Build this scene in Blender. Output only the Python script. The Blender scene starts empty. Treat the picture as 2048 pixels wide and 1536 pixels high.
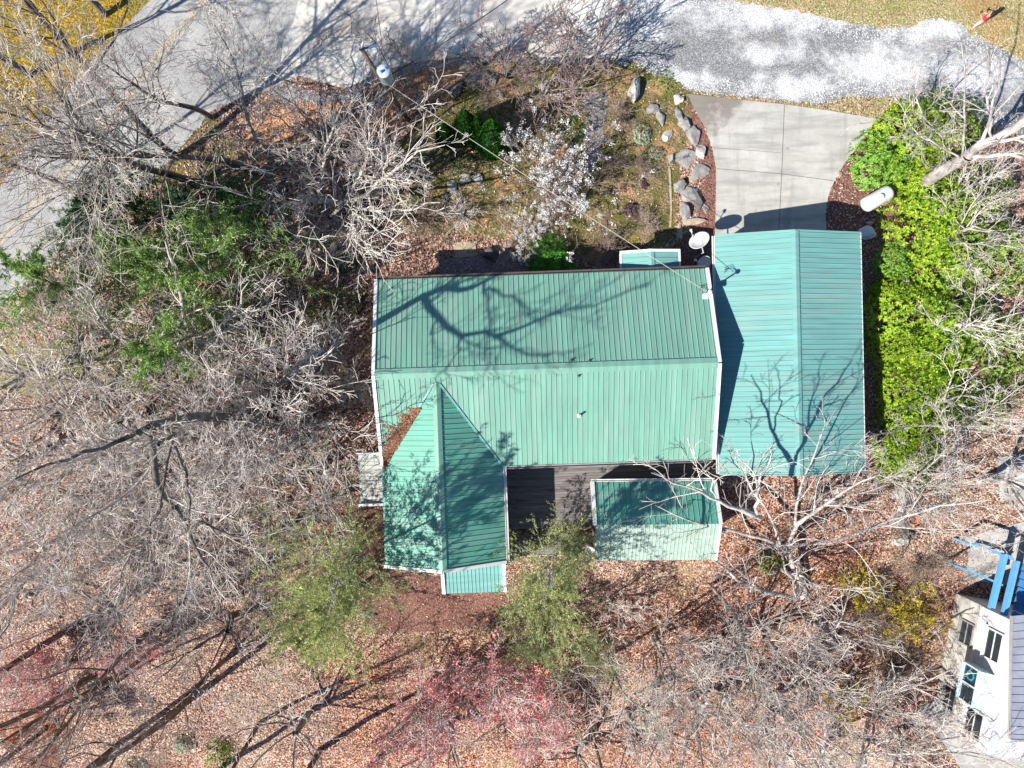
import bpy, bmesh, math, random
import numpy as np
from mathutils import Vector, Matrix
from mathutils.geometry import tessellate_polygon

sc = bpy.context.scene
COL = sc.collection
R = math.radians

# ------------------------------------------------------------------ camera, sky, sun, exposure
CAM_H = 40.0
FPX = 1421.6                      # focal length in pixels of the 2048-wide picture
cam_d = bpy.data.cameras.new("camera")
cam = bpy.data.objects.new("camera", cam_d)
COL.objects.link(cam)
cam.location = (0, 0, CAM_H)
cam.rotation_euler = (0, 0, 0)    # straight down
cam_d.sensor_width = 36.0
cam_d.lens = 36.0 * FPX / 2048.0
cam_d.clip_start = 0.5
cam_d.clip_end = 2000
sc.camera = cam

SUN_EL, SUN_AZ = 40.0, 33.5       # shadows fall towards +x, rotated 33.5 deg to +y
SH = Vector((math.cos(R(SUN_AZ)), math.sin(R(SUN_AZ)), 0))
LIGHT = Vector((SH.x * math.cos(R(SUN_EL)), SH.y * math.cos(R(SUN_EL)), -math.sin(R(SUN_EL))))
w = bpy.data.worlds.new("World")
sc.world = w
w.use_nodes = True
nt = w.node_tree
sky = nt.nodes.new("ShaderNodeTexSky")
sky.sky_type = 'NISHITA'
sky.sun_disc = False
sky.sun_elevation = R(SUN_EL)
sky.sun_rotation = math.atan2(-SH.x, -SH.y)
sky.air_density = 1.0
sky.dust_density = 0.1
sky.ozone_density = 6.0
bg = nt.nodes["Background"]
nt.links.new(sky.outputs[0], bg.inputs[0])
bg.inputs[1].default_value = 0.072
sun_d = bpy.data.lights.new("sun", 'SUN')
sun_d.energy = 5.0
sun_d.angle = R(0.5)
sun_d.color = (1.0, 0.95, 0.865)
sun = bpy.data.objects.new("sun", sun_d)
COL.objects.link(sun)
sun.rotation_euler = LIGHT.to_track_quat('-Z', 'Y').to_euler()
sun.location = (-40, -30, 60)
sc.view_settings.view_transform = 'Standard'
sc.view_settings.look = 'None'
sc.view_settings.gamma = 1
sc.view_settings.use_curve_mapping = False
sc.view_settings.exposure = 0.86
sc.cycles.max_bounces = 6
sc.cycles.transparent_max_bounces = 4

# ------------------------------------------------------------------ terrain height and pixel <-> ground
def sstep(a, b, x):
    t = np.clip((x - a) / (b - a), 0, 1)
    return t * t * (3 - 2 * t)

def gz_np(x, y):
    s = -(y + 4.0)
    z = -0.24 * np.where(s > 20, s, np.log1p(np.exp(np.clip(s, -30, 20) * 1.5)) / 1.5)
    z = np.where(s < -4, 0.0, z)
    wob = sstep(-3.5, -7, y)
    z = z + wob * 0.10 * (np.sin(x * 0.9 + 1.3 * np.sin(y * 0.5)) * np.cos(y * 0.8 + 0.4 * x))
    pad = sstep(20.5, 23.5, x) * sstep(-10.0, -12.5, y)
    z = z * (1 - pad) + (-3.0) * pad
    z = np.maximum(z, -9.0)
    return z

def gz(x, y):
    return float(gz_np(np.array([x], float), np.array([y], float))[0])

def P(u, v, z):
    k = (CAM_H - z) / FPX
    return Vector(((u - 1024) * k, -(v - 768) * k, z))

def G(u, v):
    z = 0.0
    for _ in range(14):
        p = P(u, v, z)
        z = gz(p.x, p.y)
    return P(u, v, z)

# ------------------------------------------------------------------ tags
def tag(o, label=None, cat=None, group=None, kind=None):
    if label: o['label'] = label
    if cat: o['category'] = cat
    if group: o['group'] = group
    if kind: o['kind'] = kind
    return o

def empty(name, loc, rz=0.0, label=None, cat=None, group=None):
    o = bpy.data.objects.new(name, None)
    o.empty_display_size = 0.3
    COL.objects.link(o)
    o.location = loc
    o.rotation_euler = (0, 0, rz)
    return tag(o, label, cat, group)

# ------------------------------------------------------------------ meshes
class MB:
    def __init__(self):
        self.v, self.f = [], []
    def quad(self, a, b, c, d):
        n = len(self.v); self.v += [tuple(a), tuple(b), tuple(c), tuple(d)]; self.f.append((n, n+1, n+2, n+3))
    def poly(self, pts):
        n = len(self.v); self.v += [tuple(p) for p in pts]; self.f.append(tuple(range(n, n + len(pts))))
    def hexa(self, p):                       # p: bottom 4 ccw, top 4 ccw
        n = len(self.v); self.v += [tuple(q) for q in p]
        for f in ((3,2,1,0),(4,5,6,7),(0,1,5,4),(1,2,6,5),(2,3,7,6),(3,0,4,7)):
            self.f.append(tuple(n+i for i in f))
    def box(self, c, s, rz=0.0, rot=None):
        x, y, z = s[0]/2, s[1]/2, s[2]/2
        m = rot if rot is not None else Matrix.Rotation(rz, 3, 'Z')
        self.hexa([Vector(c) + m @ Vector(q) for q in ((-x,-y,-z),(x,-y,-z),(x,y,-z),(-x,y,-z),(-x,-y,z),(x,-y,z),(x,y,z),(-x,y,z))])
    def beam(self, a, b, wd, h, upv=(0,0,1)):   # rectangular bar from a to b
        a, b = Vector(a), Vector(b)
        d = (b - a).normalized()
        s = d.cross(Vector(upv))
        if s.length < 1e-4: s = d.cross(Vector((1, 0, 0)))
        s.normalize(); u = s.cross(d)
        s = s * wd/2; u = u * h/2
        self.hexa([a-s-u, a+s-u, b+s-u, b-s-u, a-s+u, a+s+u, b+s+u, b-s+u])
    def tube(self, pts, rad, k=8, caps=True):
        pts = [Vector(p) for p in pts]
        rads = rad if isinstance(rad, (list, tuple)) else [rad]*len(pts)
        n0 = len(self.v)
        ref = None
        for i, p in enumerate(pts):
            t = (pts[min(i+1, len(pts)-1)] - pts[max(i-1, 0)]).normalized()
            if ref is None:
                ref = t.cross(Vector((0, 0, 1)))
                if ref.length < 1e-3: ref = t.cross(Vector((1, 0, 0)))
            s = (ref - t * ref.dot(t)).normalized(); ref = s
            u = t.cross(s)
            for j in range(k):
                a = 2*math.pi*j/k
                self.v.append(tuple(p + (s*math.cos(a) + u*math.sin(a))*rads[i]))
        for i in range(len(pts)-1):
            for j in range(k):
                a = n0+i*k+j; b = n0+i*k+(j+1) % k
                self.f.append((a, b, b+k, a+k))
        if caps:
            self.f.append(tuple(n0+j for j in reversed(range(k))))
            self.f.append(tuple(n0+(len(pts)-1)*k+j for j in range(k)))
    def lathe(self, prof, k=16, m=None):     # prof: (r, z) list
        n0 = len(self.v)
        for r, z in prof:
            for j in range(k):
                a = 2*math.pi*j/k
                p = Vector((r*math.cos(a), r*math.sin(a), z))
                self.v.append(tuple(m @ p if m is not None else p))
        for i in range(len(prof)-1):
            for j in range(k):
                a = n0+i*k+j; b = n0+i*k+(j+1) % k
                self.f.append((a, b, b+k, a+k))
        self.f.append(tuple(n0+j for j in reversed(range(k))))
        self.f.append(tuple(n0+(len(prof)-1)*k+j for j in range(k)))
    def build(self, name, mat, parent=None, smooth=False, loc=None, bevel=0):
        me = bpy.data.meshes.new(name)
        me.from_pydata(self.v, [], self.f)
        me.materials.append(mat)
        if smooth:
            me.polygons.foreach_set("use_smooth", [True]*len(me.polygons))
        me.update()
        o = bpy.data.objects.new(name, me)
        COL.objects.link(o)
        if parent: o.parent = parent
        if loc is not None: o.location = loc
        if bevel:
            b = o.modifiers.new("bevel", 'BEVEL'); b.width = bevel; b.segments = 2; b.limit_method = 'ANGLE'
        return o

def mesh_np(name, V, F, mat, smooth=False):
    """V (n,3), F (m,4) or (m,3) int arrays"""
    me = bpy.data.meshes.new(name)
    V = np.ascontiguousarray(V, np.float32); F = np.ascontiguousarray(F, np.int32)
    k = F.shape[1]
    me.vertices.add(len(V)); me.vertices.foreach_set("co", V.ravel())
    me.loops.add(F.size); me.loops.foreach_set("vertex_index", F.ravel())
    me.polygons.add(len(F))
    me.polygons.foreach_set("loop_start", np.arange(0, F.size, k, dtype=np.int32))
    try: me.polygons.foreach_set("loop_total", np.full(len(F), k, np.int32))
    except Exception: pass
    if smooth: me.polygons.foreach_set("use_smooth", np.ones(len(F), bool))
    if mat: me.materials.append(mat)
    me.update(calc_edges=True)
    return me

def obj_me(name, me, parent=None, loc=None):
    o = bpy.data.objects.new(name, me)
    COL.objects.link(o)
    if parent: o.parent = parent
    if loc is not None: o.location = loc
    return o

# ------------------------------------------------------------------ material helper
class N:
    def __init__(self, name):
        self.m = bpy.data.materials.new(name); self.m.use_nodes = True
        self.t = self.m.node_tree; self.t.nodes.clear()
        self.out = self.new("ShaderNodeOutputMaterial")
        self.tc = self.new("ShaderNodeTexCoord")
        self.obj = self.tc.outputs["Object"]
        geo = self.new("ShaderNodeNewGeometry")
        self.pos = geo.outputs["Position"]; self.island = geo.outputs["Random Per Island"]; self.nrm = geo.outputs["Normal"]
    def new(self, ty): return self.t.nodes.new(ty)
    def put(self, sock, val):
        if hasattr(val, "is_linked") or hasattr(val, "links"): self.t.links.new(val, sock)
        elif isinstance(val, (tuple, list)):
            sock.default_value = tuple(val) + ((1.0,) if len(val) == 3 and len(sock.default_value) == 4 else ())
        else: sock.default_value = val
    def noise(self, scale, detail=4, rough=0.55, co=None, dist=0.0):
        n = self.new("ShaderNodeTexNoise"); self.put(n.inputs["Vector"], co or self.pos)
        n.inputs["Scale"].default_value = scale; n.inputs["Detail"].default_value = detail
        n.inputs["Roughness"].default_value = rough; n.inputs["Distortion"].default_value = dist
        return n.outputs["Fac"]
    def vor(self, scale, co=None, feature='F1', out="Color", rnd=1.0):
        n = self.new("ShaderNodeTexVoronoi"); n.feature = feature; self.put(n.inputs["Vector"], co or self.pos)
        n.inputs["Scale"].default_value = scale; n.inputs["Randomness"].default_value = rnd
        return n.outputs[out]
    def scalev(self, s, co=None):
        n = self.new("ShaderNodeMapping"); self.put(n.inputs["Vector"], co or self.pos); n.inputs["Scale"].default_value = s
        return n.outputs[0]
    def ramp(self, fac, stops, interp='LINEAR'):
        n = self.new("ShaderNodeValToRGB"); self.put(n.inputs[0], fac); cr = n.color_ramp; cr.interpolation = interp
        while len(cr.elements) < len(stops): cr.elements.new(0.5)
        for e, (p, c) in zip(cr.elements, stops):
            e.position = p; e.color = (tuple(c) + (1,)) if not isinstance(c, (int, float)) else (c, c, c, 1)
        return n.outputs[0]
    def mix(self, fac, a, b, mode='MIX'):
        n = self.new("ShaderNodeMix"); n.data_type = 'RGBA'; n.blend_type = mode
        self.put(n.inputs[0], fac); self.put(n.inputs[6], a); self.put(n.inputs[7], b)
        return n.outputs[2]
    def math(self, op, a, b=0.0, c=None):
        n = self.new("ShaderNodeMath"); n.operation = op; self.put(n.inputs[0], a); self.put(n.inputs[1], b)
        if c is not None: self.put(n.inputs[2], c)
        return n.outputs[0]
    def attr(self, name):
        n = self.new("ShaderNodeAttribute"); n.attribute_name = name
        return n
    def sep(self, v):
        n = self.new("ShaderNodeSeparateXYZ"); self.put(n.inputs[0], v); return n.outputs
    def rnd(self):
        return self.new("ShaderNodeObjectInfo").outputs["Random"]
    def bump(self, h, strength=0.5, dist=0.02):
        n = self.new("ShaderNodeBump"); self.put(n.inputs["Height"], h); n.inputs["Strength"].default_value = strength
        n.inputs["Distance"].default_value = dist; return n.outputs[0]
    def hsv(self, col, h=0.5, s=1.0, v=1.0):
        n = self.new("ShaderNodeHueSaturation"); self.put(n.inputs["Color"], col)
        self.put(n.inputs["Hue"], h); self.put(n.inputs["Saturation"], s); self.put(n.inputs["Value"], v); return n.outputs[0]
    def principled(self, col, rough=0.8, metal=0.0, bump=None, spec=0.3, **kw):
        n = self.new("ShaderNodeBsdfPrincipled"); self.put(n.inputs["Base Color"], col); self.put(n.inputs["Roughness"], rough)
        self.put(n.inputs["Metallic"], metal); n.inputs["Specular IOR Level"].default_value = spec
        if bump is not None: self.put(n.inputs["Normal"], bump)
        for k, v in kw.items(): self.put(n.inputs[k], v)
        self.t.links.new(n.outputs[0], self.out.inputs[0]); return self.m
    def leafy(self, col, trans=0.35, rough=0.55, spec=0.25):
        n = self.new("ShaderNodeBsdfPrincipled"); self.put(n.inputs["Base Color"], col); n.inputs["Roughness"].default_value = rough
        n.inputs["Specular IOR Level"].default_value = spec
        tr = self.new("ShaderNodeBsdfTranslucent"); self.put(tr.inputs[0], col)
        mx = self.new("ShaderNodeMixShader"); mx.inputs[0].default_value = trans
        self.t.links.new(n.outputs[0], mx.inputs[1]); self.t.links.new(tr.outputs[0], mx.inputs[2])
        self.t.links.new(mx.outputs[0], self.out.inputs[0]); return self.m

M = {}
def simple(name, col, rough=0.7, var=0.25, scale=3.0, metal=0.0, bumps=0.0, spec=0.3):
    n = N(name)
    f = n.noise(scale, 5, 0.6)
    c = n.hsv(col, 0.5, 1.0, n.ramp(f, [(0.25, 1-var), (0.75, 1+var)]))
    b = n.bump(n.noise(scale*6, 4), bumps, 0.02) if bumps else None
    M[name] = n.principled(c, rough, metal, b, spec)
    return M[name]

def m_roof(name, base, fade, sv=(2.2, 2.2, 2.2)):
    n = N(name)
    f = n.noise(0.35, 5, 0.6)
    c = n.mix(n.ramp(f, [(0.35, 0.0), (0.7, 1.0)]), base, fade)
    st = n.noise(1.0, 5, 0.62, n.scalev(sv, n.obj))
    c = n.hsv(c, 0.5, n.ramp(st, [(0.2, 0.78), (0.8, 1.1)]), n.ramp(st, [(0.25, 0.76), (0.75, 1.14)]))
    c = n.mix(n.ramp(n.noise(0.5, 4, 0.6, n.scalev((sv[0]*0.5, sv[1]*0.5, 1), n.obj)), [(0.52, 0.0), (0.72, 0.45)]), c, (0.30, 0.37, 0.32))
    sp = n.vor(3.0, out="Distance")                    # the odd lichen or leaf speck
    c = n.mix(n.ramp(sp, [(0.02, 0.45), (0.045, 0.0)]), c, (0.16, 0.17, 0.12))
    b = n.bump(n.noise(1.2, 3), 0.15, 0.02)
    M[name] = n.principled(c, n.ramp(st, [(0.3, 0.38), (0.7, 0.55)]), 0.0, b, 0.35)

def m_bark(name, dark, pale, sat=1.0):
    n = N(name)
    f = n.noise(3.0, 6, 0.65, n.scalev((1, 1, 0.35)))
    f2 = n.noise(0.7, 3)
    c = n.mix(n.ramp(f, [(0.35, 0.0), (0.62, 1.0)]), dark, pale)
    c = n.hsv(c, 0.5, sat, n.ramp(f2, [(0.3, 0.75), (0.7, 1.2)]))
    c = n.hsv(c, n.math('ADD', 0.485, n.math('MULTIPLY', n.rnd(), 0.03)), 1.0, n.math('ADD', 0.8, n.math('MULTIPLY', n.rnd(), 0.4)))
    M[name] = n.principled(c, 0.9, 0, n.bump(n.noise(14, 5, 0.6, n.scalev((1, 1, 0.3))), 0.7, 0.03), 0.15)

def m_leaf(name, cols, trans=0.35, scale=0.9, rough=0.5, objvar=0.03):
    """cols: dark, mid, light"""
    n = N(name)
    c = n.ramp(n.island, [(0.0, cols[0]), (0.5, cols[1]), (1.0, cols[2])])
    f = n.noise(scale, 3, 0.6)
    c = n.hsv(c, n.math('ADD', 0.5 - objvar/2, n.math('MULTIPLY', f, objvar)), 1.0, n.ramp(f, [(0.3, 0.72), (0.7, 1.25)]))
    M[name] = n.leafy(c, trans, rough)

m_roof('roof_green', (0.155, 0.345, 0.268), (0.175, 0.37, 0.29), (4.5, 0.35, 0.35))
m_roof('roof_teal', (0.145, 0.36, 0.335), (0.165, 0.385, 0.36), (0.35, 4.5, 0.35))
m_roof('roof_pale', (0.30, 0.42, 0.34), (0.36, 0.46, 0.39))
m_roof('roof_grey', (0.30, 0.315, 0.29), (0.36, 0.365, 0.34), (0.35, 4.5, 0.35))
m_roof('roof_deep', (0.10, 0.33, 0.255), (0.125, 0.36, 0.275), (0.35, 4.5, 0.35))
simple('trim_white', (0.72, 0.71, 0.69), 0.5, 0.08)
simple('siding', (0.22, 0.19, 0.165), 0.7, 0.12)
simple('gutter_brown', (0.10, 0.085, 0.08), 0.5, 0.2)
simple('gutter_grey', (0.30, 0.29, 0.28), 0.5, 0.15)
simple('dark_gap', (0.03, 0.03, 0.035), 0.8, 0.2)
simple('glass_dark', (0.03, 0.04, 0.05), 0.08, 0.1, spec=0.6)
simple('galv', (0.45, 0.47, 0.50), 0.4, 0.1, metal=0.3)
simple('wire_black', (0.05, 0.05, 0.055), 0.6, 0.1)
simple('wire_grey', (0.42, 0.40, 0.36), 0.6, 0.1)
simple('dish_white', (0.60, 0.61, 0.60), 0.45, 0.08, 2.0)
simple('tank_white', (0.60, 0.60, 0.59), 0.35, 0.10, 1.5)
simple('dome_pale', (0.62, 0.62, 0.60), 0.6, 0.08)
simple('xfmr_grey', (0.42, 0.47, 0.52), 0.4, 0.1)
simple('stone_grey', (0.25, 0.24, 0.23), 0.9, 0.45, 3.0, bumps=0.6)
simple('stone_pale', (0.40, 0.38, 0.35), 0.9, 0.35, 3.0, bumps=0.6)
simple('stone_tan', (0.36, 0.30, 0.22), 0.9, 0.3, 3.0, bumps=0.5)
simple('stone_dark', (0.11, 0.105, 0.10), 0.9, 0.45, 3.0, bumps=0.6)
simple('terracotta', (0.45, 0.16, 0.10), 0.8, 0.15)
simple('stucco', (0.52, 0.50, 0.46), 0.9, 0.32, 0.9, bumps=0.4)
simple('house_white', (0.58, 0.60, 0.63), 0.7, 0.12, 1.5)
simple('frame_blue', (0.50, 0.66, 0.74), 0.5, 0.08)
simple('paint_blue', (0.12, 0.34, 0.60), 0.5, 0.15)
simple('paint_deep_blue', (0.05, 0.19, 0.42), 0.5, 0.2)
simple('wood_log', (0.17, 0.12, 0.085), 0.9, 0.3, 4.0, bumps=0.5)
simple('shirt_red', (0.52, 0.03, 0.06), 0.8, 0.1)
simple('trousers', (0.58, 0.52, 0.50), 0.8, 0.08)
simple('skin', (0.52, 0.32, 0.23), 0.6, 0.05)
simple('hair_dark', (0.03, 0.022, 0.018), 0.6, 0.1)
simple('shoe_tan', (0.50, 0.36, 0.16), 0.7, 0.1)
simple('black_plastic', (0.02, 0.02, 0.02), 0.4, 0.1)
simple('hose', (0.45, 0.45, 0.25), 0.6, 0.1)
simple('chair_white', (0.72, 0.72, 0.74), 0.5, 0.05)
simple('flower_teal', (0.03, 0.33, 0.50), 0.6, 0.2)

n = N('pole_wood')
f = n.noise(6, 5, 0.6, n.scalev((1, 1, 0.15)))
M['pole_wood'] = n.principled(n.ramp(f, [(0.3, (0.075, 0.06, 0.045)), (0.7, (0.19, 0.165, 0.12))]), 0.9, 0, n.bump(f, 0.5, 0.02))

n = N('deck_wood')
f = n.noise(2.0, 5, 0.6, n.scalev((0.6, 6, 6)))
c = n.ramp(f, [(0.25, (0.12, 0.11, 0.11)), (0.7, (0.225, 0.21, 0.21))])
c = n.hsv(c, 0.5, 1, n.math('ADD', 0.8, n.math('MULTIPLY', n.island, 0.4)))
stn = n.noise(0.9, 3, 0.5, n.scalev((0.7, 2.6, 1)))
c = n.mix(n.ramp(stn, [(0.58, 0.0), (0.63, 0.6)]), c, (0.085, 0.065, 0.05))
M['deck_wood'] = n.principled(c, 0.85, 0, n.bump(f, 0.4, 0.01))

n = N('roof_seam_grey')
f = n.noise(0.8, 5, 0.6)
M['roof_seam_grey'] = n.principled(n.ramp(f, [(0.3, (0.19, 0.21, 0.27)), (0.7, (0.30, 0.32, 0.37))]), 0.45, 0.1)

# bark and foliage
m_bark('bark_pale', (0.22, 0.195, 0.18), (0.56, 0.52, 0.485))
m_bark('bark_mid', (0.13, 0.115, 0.10), (0.36, 0.33, 0.305))
m_bark('bark_dark', (0.055, 0.045, 0.038), (0.20, 0.175, 0.155))
m_bark('bark_brown', (0.10, 0.07, 0.05), (0.26, 0.185, 0.135))
m_bark('twig_pale', (0.47, 0.41, 0.37), (0.78, 0.71, 0.655))
m_bark('twig_tan', (0.26, 0.195, 0.15), (0.46, 0.37, 0.30))
m_bark('twig_grey', (0.30, 0.255, 0.22), (0.62, 0.55, 0.49))
m_bark('twig_plum', (0.15, 0.105, 0.105), (0.36, 0.265, 0.26))
m_bark('twig_pink', (0.32, 0.20, 0.19), (0.54, 0.41, 0.39))
m_leaf('needle_dark', ((0.015, 0.05, 0.025), (0.04, 0.10, 0.042), (0.11, 0.20, 0.075)), 0.25)
m_leaf('needle_mid', ((0.06, 0.14, 0.04), (0.25, 0.39, 0.10), (0.52, 0.66, 0.24)), 0.3)
m_leaf('needle_light', ((0.20, 0.24, 0.08), (0.46, 0.49, 0.18), (0.64, 0.66, 0.34)), 0.35)
m_leaf('needle_sage', ((0.17, 0.22, 0.085), (0.30, 0.36, 0.15), (0.42, 0.47, 0.25)), 0.35)
m_leaf('rhodo', ((0.06, 0.20, 0.014), (0.28, 0.45, 0.03), (0.54, 0.63, 0.06)), 0.3, 0.5)
m_leaf('rhodo_olive', ((0.08, 0.17, 0.025), (0.25, 0.37, 0.07), (0.45, 0.54, 0.15)), 0.3, 0.5)
m_leaf('laurel_fresh', ((0.06, 0.21, 0.02), (0.20, 0.43, 0.05), (0.36, 0.58, 0.10)), 0.3, 0.6)
m_leaf('arborvitae', ((0.015, 0.09, 0.008), (0.04, 0.17, 0.012), (0.08, 0.26, 0.02)), 0.2)
m_leaf('fern_green', ((0.03, 0.16, 0.015), (0.08, 0.31, 0.03), (0.18, 0.44, 0.05)), 0.35)
m_leaf('bud_red', ((0.60, 0.08, 0.09), (0.82, 0.22, 0.22), (0.88, 0.46, 0.44)), 0.3)
m_leaf('bud_orange', ((0.52, 0.10, 0.03), (0.66, 0.20, 0.07), (0.70, 0.36, 0.16)), 0.3)
m_leaf('blossom_white', ((0.62, 0.64, 0.66), (0.80, 0.80, 0.80), (0.88, 0.88, 0.86)), 0.3, objvar=0.0)
m_leaf('forsythia_yellow', ((0.60, 0.45, 0.01), (0.78, 0.64, 0.02), (0.85, 0.75, 0.06)), 0.3)
m_leaf('leaf_brown', ((0.16, 0.06, 0.03), (0.30, 0.13, 0.07), (0.42, 0.24, 0.15)), 0.15, objvar=0.0)
m_leaf('leaf_litter', ((0.11, 0.045, 0.03), (0.41, 0.245, 0.18), (0.72, 0.55, 0.455)), 0.15, objvar=0.0)
m_leaf('shrub_grey', ((0.16, 0.22, 0.14), (0.30, 0.38, 0.27), (0.48, 0.54, 0.42)), 0.2)
m_leaf('grass_blade', ((0.12, 0.14, 0.02), (0.24, 0.23, 0.05), (0.36, 0.33, 0.10)), 0.3, objvar=0.0)
m_leaf('dry_grass', ((0.20, 0.18, 0.06), (0.38, 0.32, 0.15), (0.52, 0.46, 0.27)), 0.3, objvar=0.0)
m_leaf('purple_leaf', ((0.05, 0.02, 0.05), (0.10, 0.045, 0.09), (0.18, 0.10, 0.16)), 0.2, objvar=0.0)
# ------------------------------------------------------------------ ground sheet with zones of real cover
def gpoly(pts):
    return [G(u, v) for u, v in pts]

def wsdf(X, Y, pts):
    """signed distance (negative inside) from points to polygon, in metres"""
    px = np.array([p.x for p in pts]); py = np.array([p.y for p in pts])
    d = np.full(X.shape, 1e9); ins = np.zeros(X.shape, bool)
    n = len(px)
    for i in range(n):
        ax, ay, bx, by = px[i], py[i], px[(i+1) % n], py[(i+1) % n]
        ex, ey = bx-ax, by-ay
        t = np.clip(((X-ax)*ex + (Y-ay)*ey)/(ex*ex+ey*ey+1e-9), 0, 1)
        d = np.minimum(d, np.hypot(X-ax-t*ex, Y-ay-t*ey))
        c = ((ay > Y) != (by > Y)) & (X < (bx-ax)*(Y-ay)/(by-ay+1e-12)+ax)
        ins ^= c
    return np.where(ins, -d, d)

Z_GOLD = [(-200, -120), (420, -120), (330, -10), (190, 120), (140, 170), (20, 340), (-60, 440), (-300, 700)]
Z_VERGE = [(424, 205), (440, 260), (520, 330), (520, 400), (430, 410), (330, 380), (300, 360), (362, 290)]
Z_TAN = [(1340, -80), (2300, -200), (2300, 330), (2048, 270), (1940, 140), (1800, 90), (1600, 60), (1440, 30)]
Z_TAN2 = [(1330, 150), (1600, 180), (1690, 175), (1880, 200), (1800, 240), (1740, 250), (1600, 230), (1340, 200)]
Z_MOSS = [(800, 140), (960, 120), (1255, 110), (1340, 140), (1400, 185), (1365, 330), (1350, 480), (1240, 530), (1000, 480), (790, 460), (760, 330), (840, 240)]
Z_MULCH_B = [(640, 1020), (770, 985), (770, 1140), (890, 1150), (1010, 1195), (985, 1245), (860, 1262), (755, 1268), (700, 1210), (650, 1100)]
Z_MULCH_R = [(1750, 236), (1830, 232), (1780, 280), (1720, 330), (1720, 370), (1830, 395), (1830, 440), (1790, 520), (1780, 960), (1700, 960), (1650, 500), (1648, 420), (1658, 385), (1690, 325)]
Z_MULCH_L = [(1372, 205), (1396, 228), (1422, 285), (1434, 330), (1432, 470), (1420, 540), (1290, 540), (1360, 480), (1395, 440), (1408, 360), (1396, 300)]
Z_LAWN = [(-60, 670), (260, 700), (450, 722), (430, 760), (200, 780), (-60, 800)]
Z_ORANGE = [(560, 215), (700, 175), (760, 142), (900, 120), (960, 140), (840, 230), (620, 300), (480, 330), (500, 250)]
Z_PINK = [(1480, 980), (1760, 1060), (1880, 1180), (1870, 1400), (1500, 1560), (700, 1600), (640, 1300), (1000, 1250), (1300, 1200)]

xs = np.unique(np.concatenate([np.arange(-34, 34.01, 0.25), [-250, -120, -70, -48, -40, 40, 48, 70, 120, 250]]))
ys = np.unique(np.concatenate([np.arange(-29, 26.01, 0.25), [-250, -120, -70, -45, -35, 32, 45, 70, 120, 250]]))
GX, GY = np.meshgrid(xs, ys)
GZ = gz_np(GX, GY)
V = np.stack([GX.ravel(), GY.ravel(), GZ.ravel()], 1)
nx, ny = len(xs), len(ys)
ii, jj = np.meshgrid(np.arange(nx-1), np.arange(ny-1))
a = (jj*nx+ii).ravel()
F = np.stack([a, a+1, a+nx+1, a+nx], 1)
def zone(*zs, soft=0.5):
    wgt = np.zeros(GX.shape)
    for z in zs: wgt = np.maximum(wgt, np.clip(0.5 - wsdf(GX, GY, gpoly(z))/(2*soft), 0, 1))
    return wgt.ravel()

n = N('ground_cover')
z1 = n.attr("zone_a"); z2 = n.attr("zone_b"); z3 = n.attr("zone_c")
s1 = n.sep(z1.outputs["Vector"]); s2 = n.sep(z2.outputs["Vector"]); s3 = n.sep(z3.outputs["Vector"])
big = n.noise(0.22, 5, 0.6); med = n.noise(1.1, 5, 0.65); fine = n.noise(7.0, 4, 0.7)
wob = n.math('MULTIPLY', n.math('SUBTRACT', n.math('ADD', n.math('MULTIPLY', med, 0.6), n.math('MULTIPLY', fine, 0.4)), 0.5), 1.7)
def zf(s): return n.ramp(n.math('ADD', s, wob), [(0.42, 0.0), (0.58, 1.0)])
v1 = n.vor(11.5); v1s = n.sep(v1)
vd = n.vor(9.0, out="Distance")
v2 = n.sep(n.vor(21.0))
leafc = n.ramp(v1s[0], [(0.0, (0.085, 0.036, 0.026)), (0.25, (0.27, 0.135, 0.09)), (0.6, (0.50, 0.305, 0.225)), (1.0, (0.73, 0.54, 0.44))])
leafc = n.mix(n.ramp(v2[1], [(0.66, 0.0), (0.72, 0.92)]), leafc, (0.045, 0.026, 0.022))
leafc = n.hsv(leafc, 0.5, n.ramp(big, [(0.3, 1.1), (0.7, 0.8)]), n.ramp(med, [(0.25, 0.70), (0.7, 1.15)]))
sand = n.ramp(v1s[1], [(0.0, (0.25, 0.18, 0.10)), (1.0, (0.52, 0.42, 0.29))])
leafc = n.mix(n.ramp(n.noise(0.45, 6, 0.7), [(0.56, 0.0), (0.66, 0.75)]), leafc, n.hsv(sand, 0.5, 0.9, 0.5))
leafc = n.mix(n.ramp(n.noise(0.28, 6, 0.68, n.scalev((1, 1.4, 1))), [(0.55, 0.0), (0.66, 0.6)]), leafc, n.hsv(leafc, 0.49, 1.25, 0.55))
leafc = n.mix(n.ramp(big, [(0.52, 0.0), (0.68, 0.55)]), leafc, sand)
gold = n.mix(n.ramp(v1s[0], [(0.2, 0.0), (0.9, 1.0)]), (0.20, 0.125, 0.01), (0.48, 0.30, 0.035))
gold = n.mix(n.ramp(med, [(0.45, 0.0), (0.62, 0.8)]), gold, (0.16, 0.15, 0.02))
tan = n.mix(n.ramp(v2[0], [(0.1, 0.0), (0.9, 1.0)]), (0.24, 0.19, 0.085), (0.52, 0.44, 0.26))
tan = n.mix(n.ramp(med, [(0.48, 0.0), (0.64, 0.75)]), tan, (0.24, 0.27, 0.08))
tan = n.mix(n.ramp(n.noise(0.35, 4), [(0.5, 0.0), (0.62, 0.65)]), tan, (0.40, 0.23, 0.10))
moss = n.mix(n.ramp(v2[0], [(0.1, 0.0), (0.9, 1.0)]), (0.075, 0.058, 0.03), (0.34, 0.255, 0.15))
moss = n.mix(n.ramp(n.noise(0.6, 5, 0.65), [(0.43, 0.0), (0.55, 0.85)]), moss, (0.095, 0.10, 0.024))
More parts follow.
